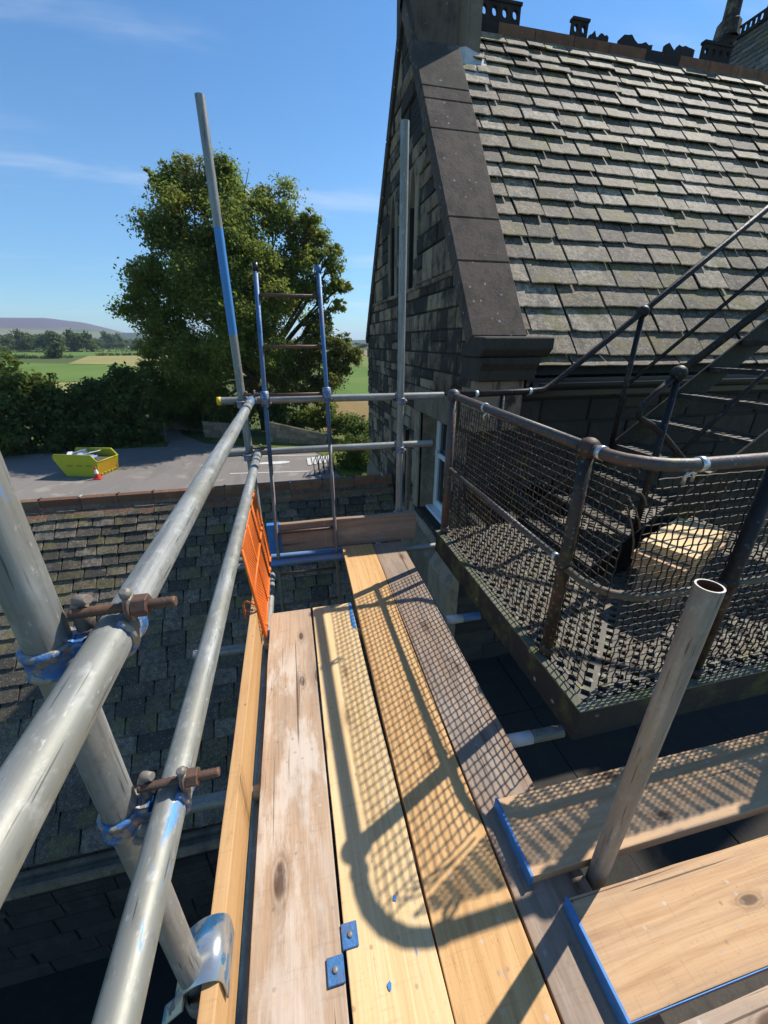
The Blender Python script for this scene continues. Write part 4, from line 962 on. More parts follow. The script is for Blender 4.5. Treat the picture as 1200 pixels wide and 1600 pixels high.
while zs2[-1] < .8: zs2.append(zs2[-1]+rnd.uniform(.2, .32))
zs2.append(.98)
block_wall(ew, 'wall_core', zs2, lambda z: (GX+.002, 5.2), [], [], lambda a, b, d: (a, Y0-.0+d, b), (.34, .7), 33, M_STONESHADE, proud=.02, core_depth=.4, visible=lambda p: shown_size(p, 1) > 0)
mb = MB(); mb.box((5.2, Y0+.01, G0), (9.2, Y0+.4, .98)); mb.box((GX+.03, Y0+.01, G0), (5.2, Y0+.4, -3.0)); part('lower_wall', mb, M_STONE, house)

# ------------------------------------------------------------------ taller wing behind, top right
wing = thing('far_wing', 'taller slate roofed wing with a stone finial behind the main ridge', 'building', (10, 8, G0))
WX, WZ, WA = 10.03, 7.34, R(50); wl_ = 5.2
mb = MB(); mb.add([(WX-wl_*math.cos(WA), 4.5, WZ-wl_*math.sin(WA)), (WX, 4.5, WZ), (WX, 9.9, WZ), (WX-wl_*math.cos(WA), 9.9, WZ-wl_*math.sin(WA)), (WX+wl_*math.cos(WA), 4.5, WZ-wl_*math.sin(WA)), (WX+wl_*math.cos(WA), 9.9, WZ-wl_*math.sin(WA))], [(0,1,2,3),(1,4,5,2),(1,0,4),(2,5,3)])
wroof = part('roof', mb, M_MORTAR, wing)
m = MB(); ups = Vector((math.cos(WA), 0, math.sin(WA))); nn = Vector((-math.sin(WA), 0, math.cos(WA))); gg = random.Random(4)
for r in range(26):
    y = 4.6 - gg.random()*.3
    while y < 9.85:
        w = gg.uniform(.25, .42); s = -wl_+.2*r; o = Vector((WX, 0, WZ)) + ups*s + nn*.03; b = min(y+w, 9.85)
        if b > y+.03: m.add([o+Vector((0,y+.005,0)), o+Vector((0,b-.005,0)), o+ups*.3-nn*.025+Vector((0,b-.005,0)), o+ups*.3-nn*.025+Vector((0,y+.005,0)), o-nn*.03+Vector((0,y+.005,0)), o-nn*.03+Vector((0,b-.005,0))], [(1,0,3,2),(0,1,5,4)])
        y += w
so_ = link('far_slates', m.mesh('far_slates'), M_SLATE, wroof); so_['kind'] = 'stuff'
k = 0; y = 4.6
while y < 9.4:
    mb = MB(); 
    mb.box((WX-.04, y, WZ+.02), (WX+.04, y+.42, WZ+.08)); mb.box((WX-.02, y, WZ+.20), (WX+.02, y+.42, WZ+.235))
    for q in range(4): mb.box((WX-.018, y+.105*q, WZ+.08), (WX+.018, y+.105*q+.045, WZ+.2))
    part('crest_tile', mb, M_TERRADARK, wing); y += .43; k += 1
mb = MB(); mb.prism([(0,0),(.24,0),(.16,.3),(.05,.62),(0,.4)], lambda a, b, d: (WX+d, 9.0+a, WZ+.05+b), -.05, .05); part('crest_finial', mb, M_TERRADARK, wing)
# finial on the gable end
mb = MB(); c = (WX-.05, 10.0, WZ-.35)
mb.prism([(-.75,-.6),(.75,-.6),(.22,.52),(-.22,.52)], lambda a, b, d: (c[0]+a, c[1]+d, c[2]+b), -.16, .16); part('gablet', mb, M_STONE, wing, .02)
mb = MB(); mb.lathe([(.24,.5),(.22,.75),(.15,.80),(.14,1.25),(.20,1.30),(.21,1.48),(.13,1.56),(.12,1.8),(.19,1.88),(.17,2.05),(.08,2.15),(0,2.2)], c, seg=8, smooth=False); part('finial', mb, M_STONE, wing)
for s in (-1, 1):
    mb = MB(); mb.bar((c[0], 9.98, WZ+.04), (c[0]+s*wl_*math.cos(WA), 9.98, WZ+.04-wl_*math.sin(WA)), .3, .16); part('coping_stone', mb, M_COPING, wing)

# ------------------------------------------------------------------ scaffold tubes
TR = .02415
M_RUSTIN = m_iron('rusty_bore', (.13, .065, .035), .6, 0, .8)
def tube_obj(name, p0, p1, r=TR, blue=None, wear=0.0, dirt=0.0, mat=None, th=.0034, seg=24, parent=None):
    p0 = Vector(p0); p1 = Vector(p1); L = (p1-p0).length; m = MB()
    ns = max(1, int(L/.25)); m.lathe([(r, L*i/ns) for i in range(ns+1)], (0,0,0), seg=seg)
    m.lathe([(r, L), (r-th, L)], (0,0,0), seg=seg, smooth=False); m.lathe([(r-th, 0), (r, 0)], (0,0,0), seg=seg, smooth=False)
    m.lathe([(r-th, L), (r-th, 0)], (0,0,0), seg=seg, mi=1)
    me = m.mesh(name); me.materials.append(mat or T_TUBE); me.materials.append(M_RUSTIN)
    o = bpy.data.objects.new(name, me); C.objects.link(o); o.location = p0; o.rotation_mode = 'QUATERNION'; o.rotation_quaternion = (p1-p0).to_track_quat('Z', 'Y')
    if blue: o['blue_from'], o['blue_to'] = float(blue[0]), float(blue[1])
    o['wear'] = float(wear); o['dirt'] = float(dirt)
    if parent is not None: o.parent = parent
    return o
GT = 'galvanised scaffold tubes'
def stube(label, p0, p1, **k): return tag(tube_obj('scaffold_tube', p0, p1, **k), label, 'tube', GT)
def sleeve(o, z0, z1, mat, name, r=TR+.0012):
    m = MB(); m.lathe([(r-.001, z0), (r, z0), (r, z1), (r-.001, z1)], (0,0,0), seg=24); return lpart(name, m, mat, o)
RX = -.24
s1 = stube('upright scaffold tube at the left edge nearest the camera, clamped to both guardrails', (-.3155,.46,G0), (-.3155,.46,3.1), dirt=.3, blue=(7.56, 7.66), wear=1.0)
s2 = stube('tall upright scaffold tube painted blue halfway up, against the tree and sky', (-.30,2.71,G0), (-.30,2.71,2.52), blue=(7.75, 8.28))
s3 = stube('upright scaffold tube standing in front of the stone gable', (.743,2.71,-2.0), (.743,2.71,2.515))
s4 = stube('short open ended upright tube standing between the two cross boards at right', (.737,.468,-2.0), (.737,.468,.99), dirt=.55)
r1 = stube('top guardrail tube running along the left side of the boards', (RX,-.75,1.075), (RX,2.70,1.075), blue=(3.26, 3.36), wear=.3)
r2 = stube('middle guardrail tube running along the left side below the top guardrail', (RX,-.75,.745), (RX,2.66,.745), blue=(1.02, 1.19), wear=1.0)
c1 = stube('upper cross tube at the far end with a yellow end cap', (-.456,2.765,1.063), (1.078,2.765,1.058))
sleeve(c1, -.004, .022, M_YELLOWCAP, 'end_cap', TR+.002)
c2 = stube('lower cross tube at the far end in front of the garden and gable', (-.531,2.765,.719), (1.008,2.765,.712))
t1 = stube('transom tube under the boards sticking out past the corner of the stone gable', (-.60,1.735,-.064), (.967,1.70,-.064), blue=(1.46,1.57), wear=.5); sleeve(t1, 1.36, 1.46, M_WHITETAPE, 'tape')
t2 = stube('transom tube under the boards sticking out beside the cross boards at right', (-.50,.975,-.064), (.969,.935,-.064)); sleeve(t2, 1.22, 1.33, M_WHITETAPE, 'tape')
t3 = stube('transom tube under the far ends of the long boards', (-.50,2.585,-.064), (1.035,2.575,-.064), blue=(.2,.95), wear=.6)
t4 = stube('blue tube just behind the far transom under the end toe board', (-.48,2.70,-.075), (.60,2.68,-.075), blue=(.1,1.0), wear=.4)
lg = stube('ledger tube seen in the gap beside the left toe board', (-.243,-.75,-.116), (-.243,2.80,-.116))
stube('ledger tube under the inner edge of the long boards', (.60,-.75,-.116), (.60,2.80,-.116))

def coupler(label, c, name='tube_coupler', second='y', gap=.03, group='right angle tube couplers'):
    """joins an upright at x = c.x - .03 and a rail (along y or x) at c.x + .03 ; sgn turns the bolt side"""
    t = thing(name, label, 'coupler', c, group); MBL = M_COUPBLUE; MG = M_CASTGREY
    P = lambda q: lpart
    m = MB(); m.lathe([(TR+.0005,-.043),(TR+.0075,-.042),(TR+.0065,-.034),(TR+.0045,-.032),(TR+.0045,-.010),(TR+.0065,-.008),(TR+.0075,-.001),(TR+.0005,.0)], (-gap,0,0), seg=20); m.box((-gap+.018,-.013,-.036), (.004,.013,-.002)); lpart('upright_band', m, MBL, t, .003, angle=60)
    # lugs, hinge pin and bolt of the upright's half
    m = MB(); m.ball((-.004,-.028,-.022), .013, 8, 6, (1.2,.8,1)); m.ball((-.012,-.034,-.03), .009, 8, 6, (1.4,1,.7)); lpart('hinge', m, M_CASTGREY, t)
    m = MB(); m.tube([(-.078,.034,-.018),(.0,.034,-.018)], .0058, 10); lpart('bolt', m, M_BOLT, t)
    b = MB(); b.lathe([(.0,-.01),(.0115,-.01),(.0115,.004),(0,.004)], (-.052,.034,-.018), (1,0,0), seg=6, smooth=False); lpart('nut', b, M_BOLT, t)
    ax = (0,1,0) if second == 'y' else (1,0,0); rc = Vector((.03,0,0)) if second == 'y' else Vector((-.03,.055,0))
    if second == 'y':
        m = MB(); m.lathe([(TR+.0005,-.020),(TR+.0065,-.019),(TR+.0065,-.013),(TR+.0045,-.010),(TR+.0045,.010),(TR+.0065,.013),(TR+.0065,.019),(TR+.0005,.020)], rc, ax, seg=22, a0=R(-62), a1=R(190)); lpart('rail_band', m, MBL, t)
        m = MB()                                                   # forked lug on the upright's side, cast hook shape
        pts = [(-.006,.012,.004),(-.010,.014,.030),(-.004,.010,.046),(.010,.004,.050)]
        m.tube(pts, [.011,.009,.008,.006], 9); m.ball((-.006,.010,.034), .0115, 10, 6, (.8,1.1,1)); lpart('lug', m, MG, t)
        m = MB(); n = 36; L = .118; rads = [.0062+.0009*(i % 2) for i in range(n+1)]
        m.tube([(-.012+L*i/n, 0, .0345) for i in range(n+1)], rads, 10); bo = lpart('bolt', m, M_BOLT, t)
        m = MB(); m.lathe([(.0,-.010),(.0145,-.010),(.0145,.008),(0,.008)], (.067,0,.0345), (1,0,0), seg=6, smooth=False); m.lathe([(0,-.014),(.0165,-.014),(.0165,-.010),(0,-.010)], (.067,0,.0345), (1,0,0), seg=14); lpart('nut', m, M_BOLT, t, .0012)
        m = MB()
        m.prism([(-.010,.018),(.008,.018),(.012,.034),(.006,.052),(-.008,.050),(-.012,.034)], lambda a, b, d: (.049+d, a-.0, b), 0, .010); m.tube([(.054,.0,.052),(.052,-.004,.060)], [.009,.006], 8); lpart('flap', m, MG, t, .002)
    else:
        m = MB(); m.lathe([(TR+.0005,-.024),(TR+.007,-.022),(TR+.0085,0),(TR+.007,.022),(TR+.0005,.024)], rc, ax, seg=20, a0=R(-120), a1=R(150)); lpart('rail_band', m, MBL, t)
        m = MB(); m.tube([(-.03,.01,.036),(-.03,.095,.034)], .006, 10); lpart('bolt', m, M_BOLT, t)
        m = MB(); m.lathe([(0,0),(.0135,0),(.0135,.013),(0,.013)], (-.03,.075,.034), (0,1,0), seg=6, smooth=False); m.ball((-.03,.03,.036), .014, 9, 6, (1.6,1,.8)); lpart('nut', m, M_BOLT, t)
    return t
coupler('blue chipped coupler with a rusty bolt clamping the top guardrail to the near upright', (-.27,.46,1.075), gap=.0455)
coupler('blue coupler clamping the middle guardrail to the near upright', (-.27,.46,.745), gap=.0455)
coupler('coupler holding the top guardrail to the tall blue painted upright', (-.27,2.71-.05,1.075))
coupler('blue coupler holding the middle guardrail to the tall blue painted upright', (-.27,2.62,.745))
coupler('coupler on the upper cross tube beside the tall blue painted upright', (-.27,2.71,1.063), second='x')
coupler('blue topped coupler on the lower cross tube beside the tall blue painted upright', (-.27,2.71,.72), second='x')
coupler('small dark coupler where the upper cross tube meets the upright by the gable', (.773,2.71,1.058), second='x')
coupler('small dark coupler where the lower cross tube meets the upright by the gable', (.773,2.71,.714), second='x')
t = thing('base_collar', 'grey collar round the foot of the upright by the gable, on the toe board', 'collar', (.743,2.71,.20))
mb = MB(); mb.lathe([(TR+.001,-.05),(TR+.012,-.045),(TR+.016,-.01),(TR+.010,.008),(TR+.001,.012)], (0,0,0), seg=20); lpart('band', mb, M_CASTGREY, t)
mb = MB(); mb.tube([(-.04,-.035,-.02),(.04,-.035,-.02)], .006, 8); lpart('bolt', mb, M_BOLT, t)

# ------------------------------------------------------------------ boards
def board(label, a, b, w, th, top, mat, name='scaffold_board', group='wooden scaffold boards', on_edge=False, band0=None, band1=None, cup=.0, seed=0, cat='board'):
    """a plank from a to b (x, y of the middle of its ends); local X along, Y across, Z up"""
    a = Vector((a[0], a[1], 0)); b = Vector((b[0], b[1], 0)); L = (b-a).length; g = random.Random(seed+11); m = MB()
    hw, n = w/2, 14; vs = []
    sec = [(-hw, -th), (-hw, 0), (-hw/2, cup), (0, cup*1.3), (hw/2, cup), (hw, 0), (hw, -th)]
    if on_edge: sec = [(-hw, -th), (-hw, 0), (hw, 0), (hw, -th)]
    k = len(sec)
    for i in range(n+1):
        wob = [g.uniform(-.0016, .0016) for _ in range(2)]; bow = .0022*math.sin(i*.9+seed)
        for j, (y, z) in enumerate(sec): vs.append((-L/2+L*i/n, y+(wob[0] if y < 0 else wob[1]), z+bow))
    fs = [(i*k+j, (i+1)*k+j, (i+1)*k+(j+1) % k, i*k+(j+1) % k) for i in range(n) for j in range(k)]
    fs += [tuple(range(k)), tuple(n*k+j for j in range(k-1, -1, -1))]
    m.add(vs, [tuple(reversed(f)) for f in fs])
    o = link(name, m.mesh(name, .0028, angle=50, segs=2), mat); o.location = ((a.x+b.x)/2, (a.y+b.y)/2, top); o.rotation_euler = (0, 0, math.atan2(b.y-a.y, b.x-a.x))
    tag(o, label, cat, group)
    for e, bw in ((-1, band0), (1, band1)):
        if not bw: continue
        m = MB(); x = e*L/2; lo, hi = (x-.003, x+bw) if e < 0 else (x-bw, x+.003)
        m.box((lo, -hw-.003, -th-.003), (hi, hw+.003, .0028+cup*1.3)); lpart('end_band', m, M_BLUE, o, .0015)
    return o
board('brown weathered board with pale lime stains, left of the new pale board', (-.112,-.8), (-.107,1.905), .224, .038, 0.0, WD_OLD, seed=1)
b_pale = board('new pale yellow board between the lime stained board and the golden board', (.119,-.8), (.128,1.905), .222, .038, .001, WD_PALE, seed=2, band1=.0)
board('golden long board third from the left, reaching the far toe board', (.334,-.8), (.393,2.61), .230, .038, 0.0, WD_GOLD, seed=3)
board('greyish brown long board at the inner edge under the mesh shadow', (.572,-.8), (.622,2.60), .222, .038, -.001, WD_GREY, seed=4)
board('tan cross board with a blue end, beyond the short upright tube', (.537,.597), (3.1,.577), .208, .040, .041, WD_TAN, seed=5, band0=.006)
board('tan cross board with a blue end, on the near side of the short upright tube', (.600,.322), (3.0,.302), .214, .040, .041, WD_TAN, seed=6, band0=.006)
board('pale grey cross board at the bottom right corner', (.66,.082), (3.0,.082), .216, .040, .036, WD_OLD, seed=7, band0=.006)
nb = [o for o in C.objects if o.get('label','').startswith('tan cross board with a blue end, on the near')][0]
mb = MB(); mb.box((-1.2,-.1085,-.012), (.2,-.1068,-.001)); lpart('edge_paint', mb, M_BLUE, nb)
toe = board('orange pine toe board standing on edge along the left side', (-.273,-.8), (-.274,2.30), .034, .225, .180, WD_TOE, 'toe_board', 'toe boards', True, seed=8)
toe2 = board('brown toe board across the far end of the walkway', (-.245,2.66), (.862,2.655), .038, .225, .213, WD_GREY, 'toe_board', 'toe boards', True, seed=9, band0=.09)
# blue paint on the end of the new pale board and drips, as the marks stand in the photograph
def into(o, p):
    c, q = math.cos(-o.rotation_euler.z), math.sin(-o.rotation_euler.z); x, y = p[0]-o.location.x, p[1]-o.location.y
    return (x*c-y*q, x*q+y*c, p[2]-o.location.z)
mb = MB(); mb.add([into(b_pale, p) for p in ((.212,1.70,.0052),(.2345,1.66,.0052),(.2375,1.904,.0052),(.2255,1.904,.0052))], [(0,1,2,3)]); lpart('paint_mark', mb, M_BLUE, b_pale)
def blot(cx_, cy_, rx, ry, seed):
    g = random.Random(seed); m = MB(); n = 14
    m.add([into(b_pale, (cx_+rx*math.cos(2*math.pi*k/n)*g.uniform(.7,1.2), cy_+ry*math.sin(2*math.pi*k/n)*g.uniform(.7,1.2), .0056)) for k in range(n)], [tuple(range(n))]); lpart('paint_mark', m, M_BLUE, b_pale)
blot(.105, .395, .0055, .0085, 1); blot(.157, .548, .0045, .008, 2)
# blue steel clips over the gap between the first two boards
def clip_plate(x0, x1, y0, y1, lab, fold):
    t = thing('board_clip', lab, 'clip', ((x0+x1)/2, (y0+y1)/2, .004), 'blue board clips'); cx_, cy_ = (x0+x1)/2, (y0+y1)/2
    m = MB(); hx, hy = (x1-x0)/2, (y1-y0)/2; m.box((-hx,-hy,0), (hx,hy,.0035)); m.box((fold*hx-.002,-hy,-.03), (fold*hx+.002,hy,.0035)); lpart('plate', m, M_BLUEDARK, t, .0015)
    m = MB(); m.lathe([(0,.0035),(.007,.0035),(.007,.006),(.004,.0075),(0,.0075)], (0,0,0), seg=12); lpart('rivet', m, M_CASTGREY, t)
clip_plate(.006, .046, .478, .528, 'blue steel clip on the edge of the new pale board', -1)
clip_plate(-.038, .002, .424, .474, 'blue steel clip on the edge of the lime stained board', 1)

# galvanised bracket holding the toe board to the near upright
t = thing('toe_board_bracket', 'shiny galvanised bracket bent over the left toe board by the near upright', 'bracket', (-.28,.485,.18))
def strip(pts, y0, y1, th):
    m = MB(); n = len(pts); nr_ = []
    for i in range(n):
        a = Vector(pts[max(i-1,0)]); b = Vector(pts[min(i+1,n-1)]); d = (b-a).normalized(); nr_.append(Vector((-d.y, d.x)))
    vs = [(p[0], y, p[1]) for p in pts for y in (y0, y1)] + [(p[0]+q.x*th, y, p[1]+q.y*th) for p, q in zip(pts, nr_) for y in (y0, y1)]
    fs = []; o = 2*n
    for i in range(n-1):
        fs += [(2*i,2*i+1,2*i+3,2*i+2), (o+2*i,o+2*i+2,o+2*i+3,o+2*i+1), (2*i,2*i+2,o+2*i+2,o+2*i), (2*i+1,o+2*i+1,o+2*i+3,2*i+3)]
    m.add(vs, fs, True); return m
M_GB = (lambda n: (n.base(n.mix(n.ramp(n.noise(n.coord('world'), 22, 5, .65), .52, .60), n.mix(n.noise(n.coord('world'), 60, 4), (.40,.42,.43), (.60,.62,.63)), (.10,.30,.55))), n.bump(n.noise(n.coord('world'), 40, 3), .15, .003), n.m)[2])(NT('worn_bracket', .32, .75, .5))
part('plate', strip([(-.252,.095),(-.2505,.135),(-.2505,.163),(-.2525,.175),(-.257,.184),(-.264,.190),(-.274,.193),(-.288,.1925),(-.300,.189),(-.311,.182),(-.322,.173),(-.334,.161),(-.346,.146)], .432, .540, -.0035), M_GB, t)
part('flange', strip([(-.322,.172),(-.345,.150),(-.368,.128)], .408, .440, -.004), M_GB, t, .0015)
mb = MB(); mb.lathe([(0,0),(.009,0),(.009,.005),(0,.006)], (-.347,.424,.148), (-.7,0,.7), seg=6, smooth=False); part('bolt', mb, M_CASTGREY, t)
mb = MB(); mb.lathe([(0,0),(.009,0),(.009,.005),(0,.006)], (-.331,.515,.170), (-.6,0,.8), seg=10, smooth=False); part('bolt', mb, M_CASTGREY, t)
mb = MB(); mb.lathe([(TR+.0005,-.02),(TR+.006,-.018),(TR+.006,.018),(TR+.0005,.02)], (-.30,.44,.13), seg=18); part('upright_band', mb, M_CASTGREY, t)

# ------------------------------------------------------------------ ladder
lad = thing('scaffold_ladder', 'steel ladder with blue stiles rising through the gap at the far end', 'ladder', (.03,2.62,-2.0))
M_BLUESTILE = m_iron('blue_stile', (.055,.14,.29), .38, 0, .5); M_STEELSTILE = m_iron('bare_stile', (.16,.145,.135), .35, 0, .5); M_RUNG = m_iron('rusty_rung', (.10,.065,.05), .7, 0, .6)
def lx(side, z): return (np.interp(z, [-2,-.43,1.09,1.82], [-.235,-.202,-.154,-.124]) if side < 0 else np.interp(z, [-2,-.43,1.09,1.82], [.24,.237,.230,.220]))
for s in (-1, 1):
    zc = .66 if s < 0 else .78
    m = MB(); m.tube([(lx(s,z), 2.62, z) for z in (zc,1.09,1.8)], .0135, 12); st = part('stile', m, M_BLUESTILE, lad)
    m = MB(); m.tube([(lx(s,z), 2.62, z) for z in (-2.0,-.43,zc)], .0130, 12); part('stile', m, M_STEELSTILE, lad)
    m = MB(); m.lathe([(.0142,-.03),(.016,-.03),(.016,.012),(0,.014)], (lx(s,1.8),2.62,1.80), seg=12); part('end_cap', m, M_GUTTER if s < 0 else M_BLUESTILE, lad)
for z in (1.655,1.385,1.108,.158,-.184,-.46,-.73,-1.0,-1.27,-1.54,-1.81):
    m = MB(); m.tube([(lx(-1,z)+.008,2.62,z),(lx(1,z)-.008,2.62,z)], .0105, 10); part('rung', m, M_RUNG, lad)
for s, z, lab in ((-1, 1.085, 'blue clamp fixing the left ladder stile to the upper cross tube'), (1, 1.10, 'blue clamp fixing the right ladder stile to the upper cross tube')):
    x = lx(s, z); t = thing('ladder_clamp', lab, 'clamp', (x,2.65,z), 'blue ladder clamps'); mb = MB()
    mb.lathe([(.0145,-.05),(.026,-.04),(.030,0),(.026,.045),(.0145,.05)], (x,2.62,z), seg=14); part('stile_band', mb, M_COUPBLUE, t)
    mb = MB(); mb.box((x-.022,2.63,z-.045), (x+.022,2.745,z+.012)); part('bracket', mb, M_COUPBLUE, t, .005)
    mb = MB(); mb.tube([(x+.03,2.60,z-.03),(x+.03,2.68,z-.03)], .006, 8); part('bolt', mb, M_BOLT, t)

# ------------------------------------------------------------------ orange brick guard
bg_ = thing('brick_guard', 'orange mesh brick guard leaning at the left side below the middle guardrail', 'guard', (-.25,2.1,.03))
QA, QB, QD, QC = Vector((-.236,1.70,.015)), Vector((-.283,1.70,.535)), Vector((-.236,2.50,.045)), Vector((-.288,2.54,.52))
def q_(u, v): return QA*(1-u)*(1-v) + QD*u*(1-v) + QB*(1-u)*v + QC*u*v
for name, a, b, r in (('end_bar',(0,0),(0,1),.0075),('end_bar',(1,0),(1,1),.0075),('bottom_bar',(0,0),(1,0),.0085),('top_bar',(0,1),(1,1),.0075),('middle_bar',(0,.52),(1,.52),.0085),('upright_bar',(.36,0),(.36,1),.006),('upright_bar',(.7,0),(.7,1),.006)):
    m = MB(); m.tube([q_(*a), q_(*b)], r, 9); part(name, m, M_ORANGE, bg_)
m = MB(); nU, nV = 34, 22
for i in range(-nV, nU):
    for sg in (1, -1):
        u0, u1 = i/nU, (i+nV)/nU; v0, v1 = (0, 1) if sg > 0 else (1, 0)
        t0 = max(0, -u0/(u1-u0)) ; t1_ = min(1, (1-u0)/(u1-u0))
        if t1_-t0 > .02:
            f = lambda t: q_(u0+(u1-u0)*t, v0+(v1-v0)*t); m.tube([f(t0), f(t1_)], .0019, 4, cap=False)
part('mesh', m, M_ORANGE, bg_)
m = MB(); c = q_(.0, .36) + Vector((-.004,.02,0)); m.tube([c, c+Vector((-.055,.03,.012)), c+Vector((-.068,.03,-.01)), c+Vector((-.066,.02,-.07)), c+Vector((-.05,.015,-.085))], .006, 8); m.tube([c+Vector((-.06,.03,-.055)), c+Vector((0,.03,-.045))], .004, 7); part('hook', m, M_ORANGE, bg_)
for u in (.25, .8):
    m = MB(); c = q_(u, 1); m.tube([c, c+Vector((.01,0,.12)), c+Vector((.02,0,.2)), c+Vector((.045,0,.222)), c+Vector((.072,0,.205))], .006, 8); part('hook', m, M_ORANGE, bg_)
for u in (.12, .42, .78):
    m = MB(); c = q_(u, 0); m.tube([c-Vector((0,.018,0)), c+Vector((0,.018,0))], .012, 10); part('clip', m, M_ORANGE, bg_)
mb = MB(); p0, p1 = into(toe, (-.2575,1.98,.0)), into(toe, (-.2548,2.29,.155)); mb.box((p0[0], -.0185, -.18), (p1[0], -.0165, -.025)); lpart('painted_strip', mb, m_plain('pale_blue_paint', (.20,.38,.66), .6, 0, .3, 12), toe)

# ------------------------------------------------------------------ fire escape landing
PX, LZ, FY = .955, .20, .865                                    # outer rail line, floor level, front rail line
land = thing('fire_escape_landing', 'rusty steel fire escape landing with woven wire mesh sides, right of the boards', 'landing', (1.6,1.5,LZ))
def ring(m, c, ax, r, w, th=.003):
    m.lathe([(r,-w/2),(r+th,-w/2),(r+th,w/2),(r,w/2)], c, ax, seg=20)
RTOP, RMID = 1.085, .640
curve = [(PX,1.10),(PX,1.00),(PX+.012,.955),(PX+.045,.910),(PX+.095,.878),(PX+.15,FY),(1.40,FY),(2.9,FY)]
m = MB(); m.tube([(PX,2.28,1.118),(PX,1.10,RTOP)], .0200, 16); part('top_rail', m, M_PIPE, land)
m = MB(); m.tube([(x,y,RTOP) for x, y in curve], .0200, 16); part('top_rail', m, M_PIPE, land)
m = MB(); m.tube([(PX,2.28,.665),(PX,1.10,RMID)], .0135, 12); part('middle_rail', m, M_PIPE, land)
M_PIPEMOSS = m_iron('mossy_rail', (.085,.075,.055), .3, .9, .6)
m = MB(); m.tube([(x,y,RMID-.012) for x, y in curve], .0150, 12); part('middle_rail', m, M_PIPEMOSS, land)
def stanchion(x, y, ztop, zb, mat=M_PIPE):
    m = MB(); m.tube([(x,y,zb-.06),(x,y,ztop)], .0235, 14); m.ball((x,y,ztop), .039, 16, 10, (1,1,.95)); m.ball((x,y,RMID), .031, 14, 8); m.lathe([(.021,zb+.02),(.028,zb+.018),(.028,zb-.02),(.021,zb-.022)], (x,y,0), seg=16)
    return part('stanchion', m, mat, land)
stanchion(PX, 1.10, RTOP, LZ+.03, m_iron('stanchion_rust', (.03,.026,.022), .35, .25, .55)); stanchion(PX, 2.28, 1.118, LZ+.03); stanchion(1.445, FY, RTOP, LZ+.03, M_IRON); stanchion(2.15, FY, RTOP, LZ+.03, M_IRON)
for c, ax, r in (((PX,1.04,RTOP),(0,1,0),.0202), ((1.14,FY,RTOP),(1,0,0),.0202), ((PX,1.86,1.107),(0,1,0),.0202), ((PX,1.155,RMID),(0,1,0),.0138), ((1.88,FY,RTOP),(1,0,0),.0202)):
    m = MB(); ring(m, c, ax, r, .020); part('pipe_band', m, M_GALV, land)
for c in ((1.14,FY+.012,RTOP), (PX+.012,1.86,1.107)):
    m = MB(); a = Vector(c); m.tube([a+Vector((0,0,-.02)), a+Vector((-.012,.01,-.045)), a+Vector((-.004,.016,-.07))], .006, 8); m.tube([a+Vector((.01,0,-.02)), a+Vector((.02,.012,-.06))], .005, 8); part('mesh_clip', m, M_GALV, land)

def wire_panel(name, o, u, v, w, h, pitch, dia, keep=None, mat=M_WIRE, bulge=0.0, seed=0):
    """crimped wires in two directions woven over and under each other"""
    o, u, v = Vector(o), Vector(u).normalized(), Vector(v).normalized(); nn = u.cross(v); g = random.Random(seed); m = MB(); r = dia/2
    nu, nv = int(round(w/pitch)), int(round(h/pitch))
    def wob(a, b): return nn*(bulge*math.sin(a/w*math.pi)*math.sin(b/h*math.pi) + .004*mnoise.noise(Vector((a*4, b*4, seed))))
    def run(fix, along_u, cnt, idx):
        pts = []
        for k in range(cnt+1):
            q = k*pitch; a, b = (q, fix) if along_u else (fix, q)
            if keep and not keep(a, b):
                if len(pts) > 1: strand(pts)
                pts = []; continue
            s = 1 if (k+idx+(0 if along_u else 1)) % 2 else -1
            pts.append(o + u*a + v*b + wob(a, b) + nn*s*dia*.42)
        if len(pts) > 1: strand(pts)
    def strand(pts):
        n = len(pts); d = (pts[-1]-pts[0]).normalized(); s1 = d.cross(nn).normalized(); vs = []
        for p in pts: vs += [p+nn*r, p+s1*r, p-nn*r, p-s1*r]
        m.add(vs, [(4*i+j, 4*i+(j+1) % 4, 4*i+4+(j+1) % 4, 4*i+4+j) for i in range(n-1) for j in range(4)], True)
    for j in range(nv+1): run(j*pitch, True, nu, j)
    for i in range(nu+1): run(i*pitch, False, nv, i)
    p = part(name, m, mat, land); return p
PT = .0305; WD = .0058
wire_panel('mesh_panel', (PX+.030, 2.25, LZ+.012), (0,-1,0), (0,0,1), 2.25-.915, .84, PT, WD, seed=1, bulge=.006)
wire_panel('mesh_panel', (PX+.085, FY+.030, LZ+.012), (1,0,0), (0,0,1), 1.80, .82, PT, WD, seed=2, bulge=.006)
# loose mossy wire at the corner where the two panels have come apart
m = MB(); g = random.Random(6)
for k in range(3):
    pts = [Vector((PX+.03, .925, LZ+.80-.03*k))]
    for i in range(6): pts.append(pts[-1]+Vector((.012, -.008+.003*i, -.010-.010*k+g.uniform(-.008,.008))))
    m.tube(pts, .003, 5)
part('loose_wire', m, M_PIPEMOSS, land)
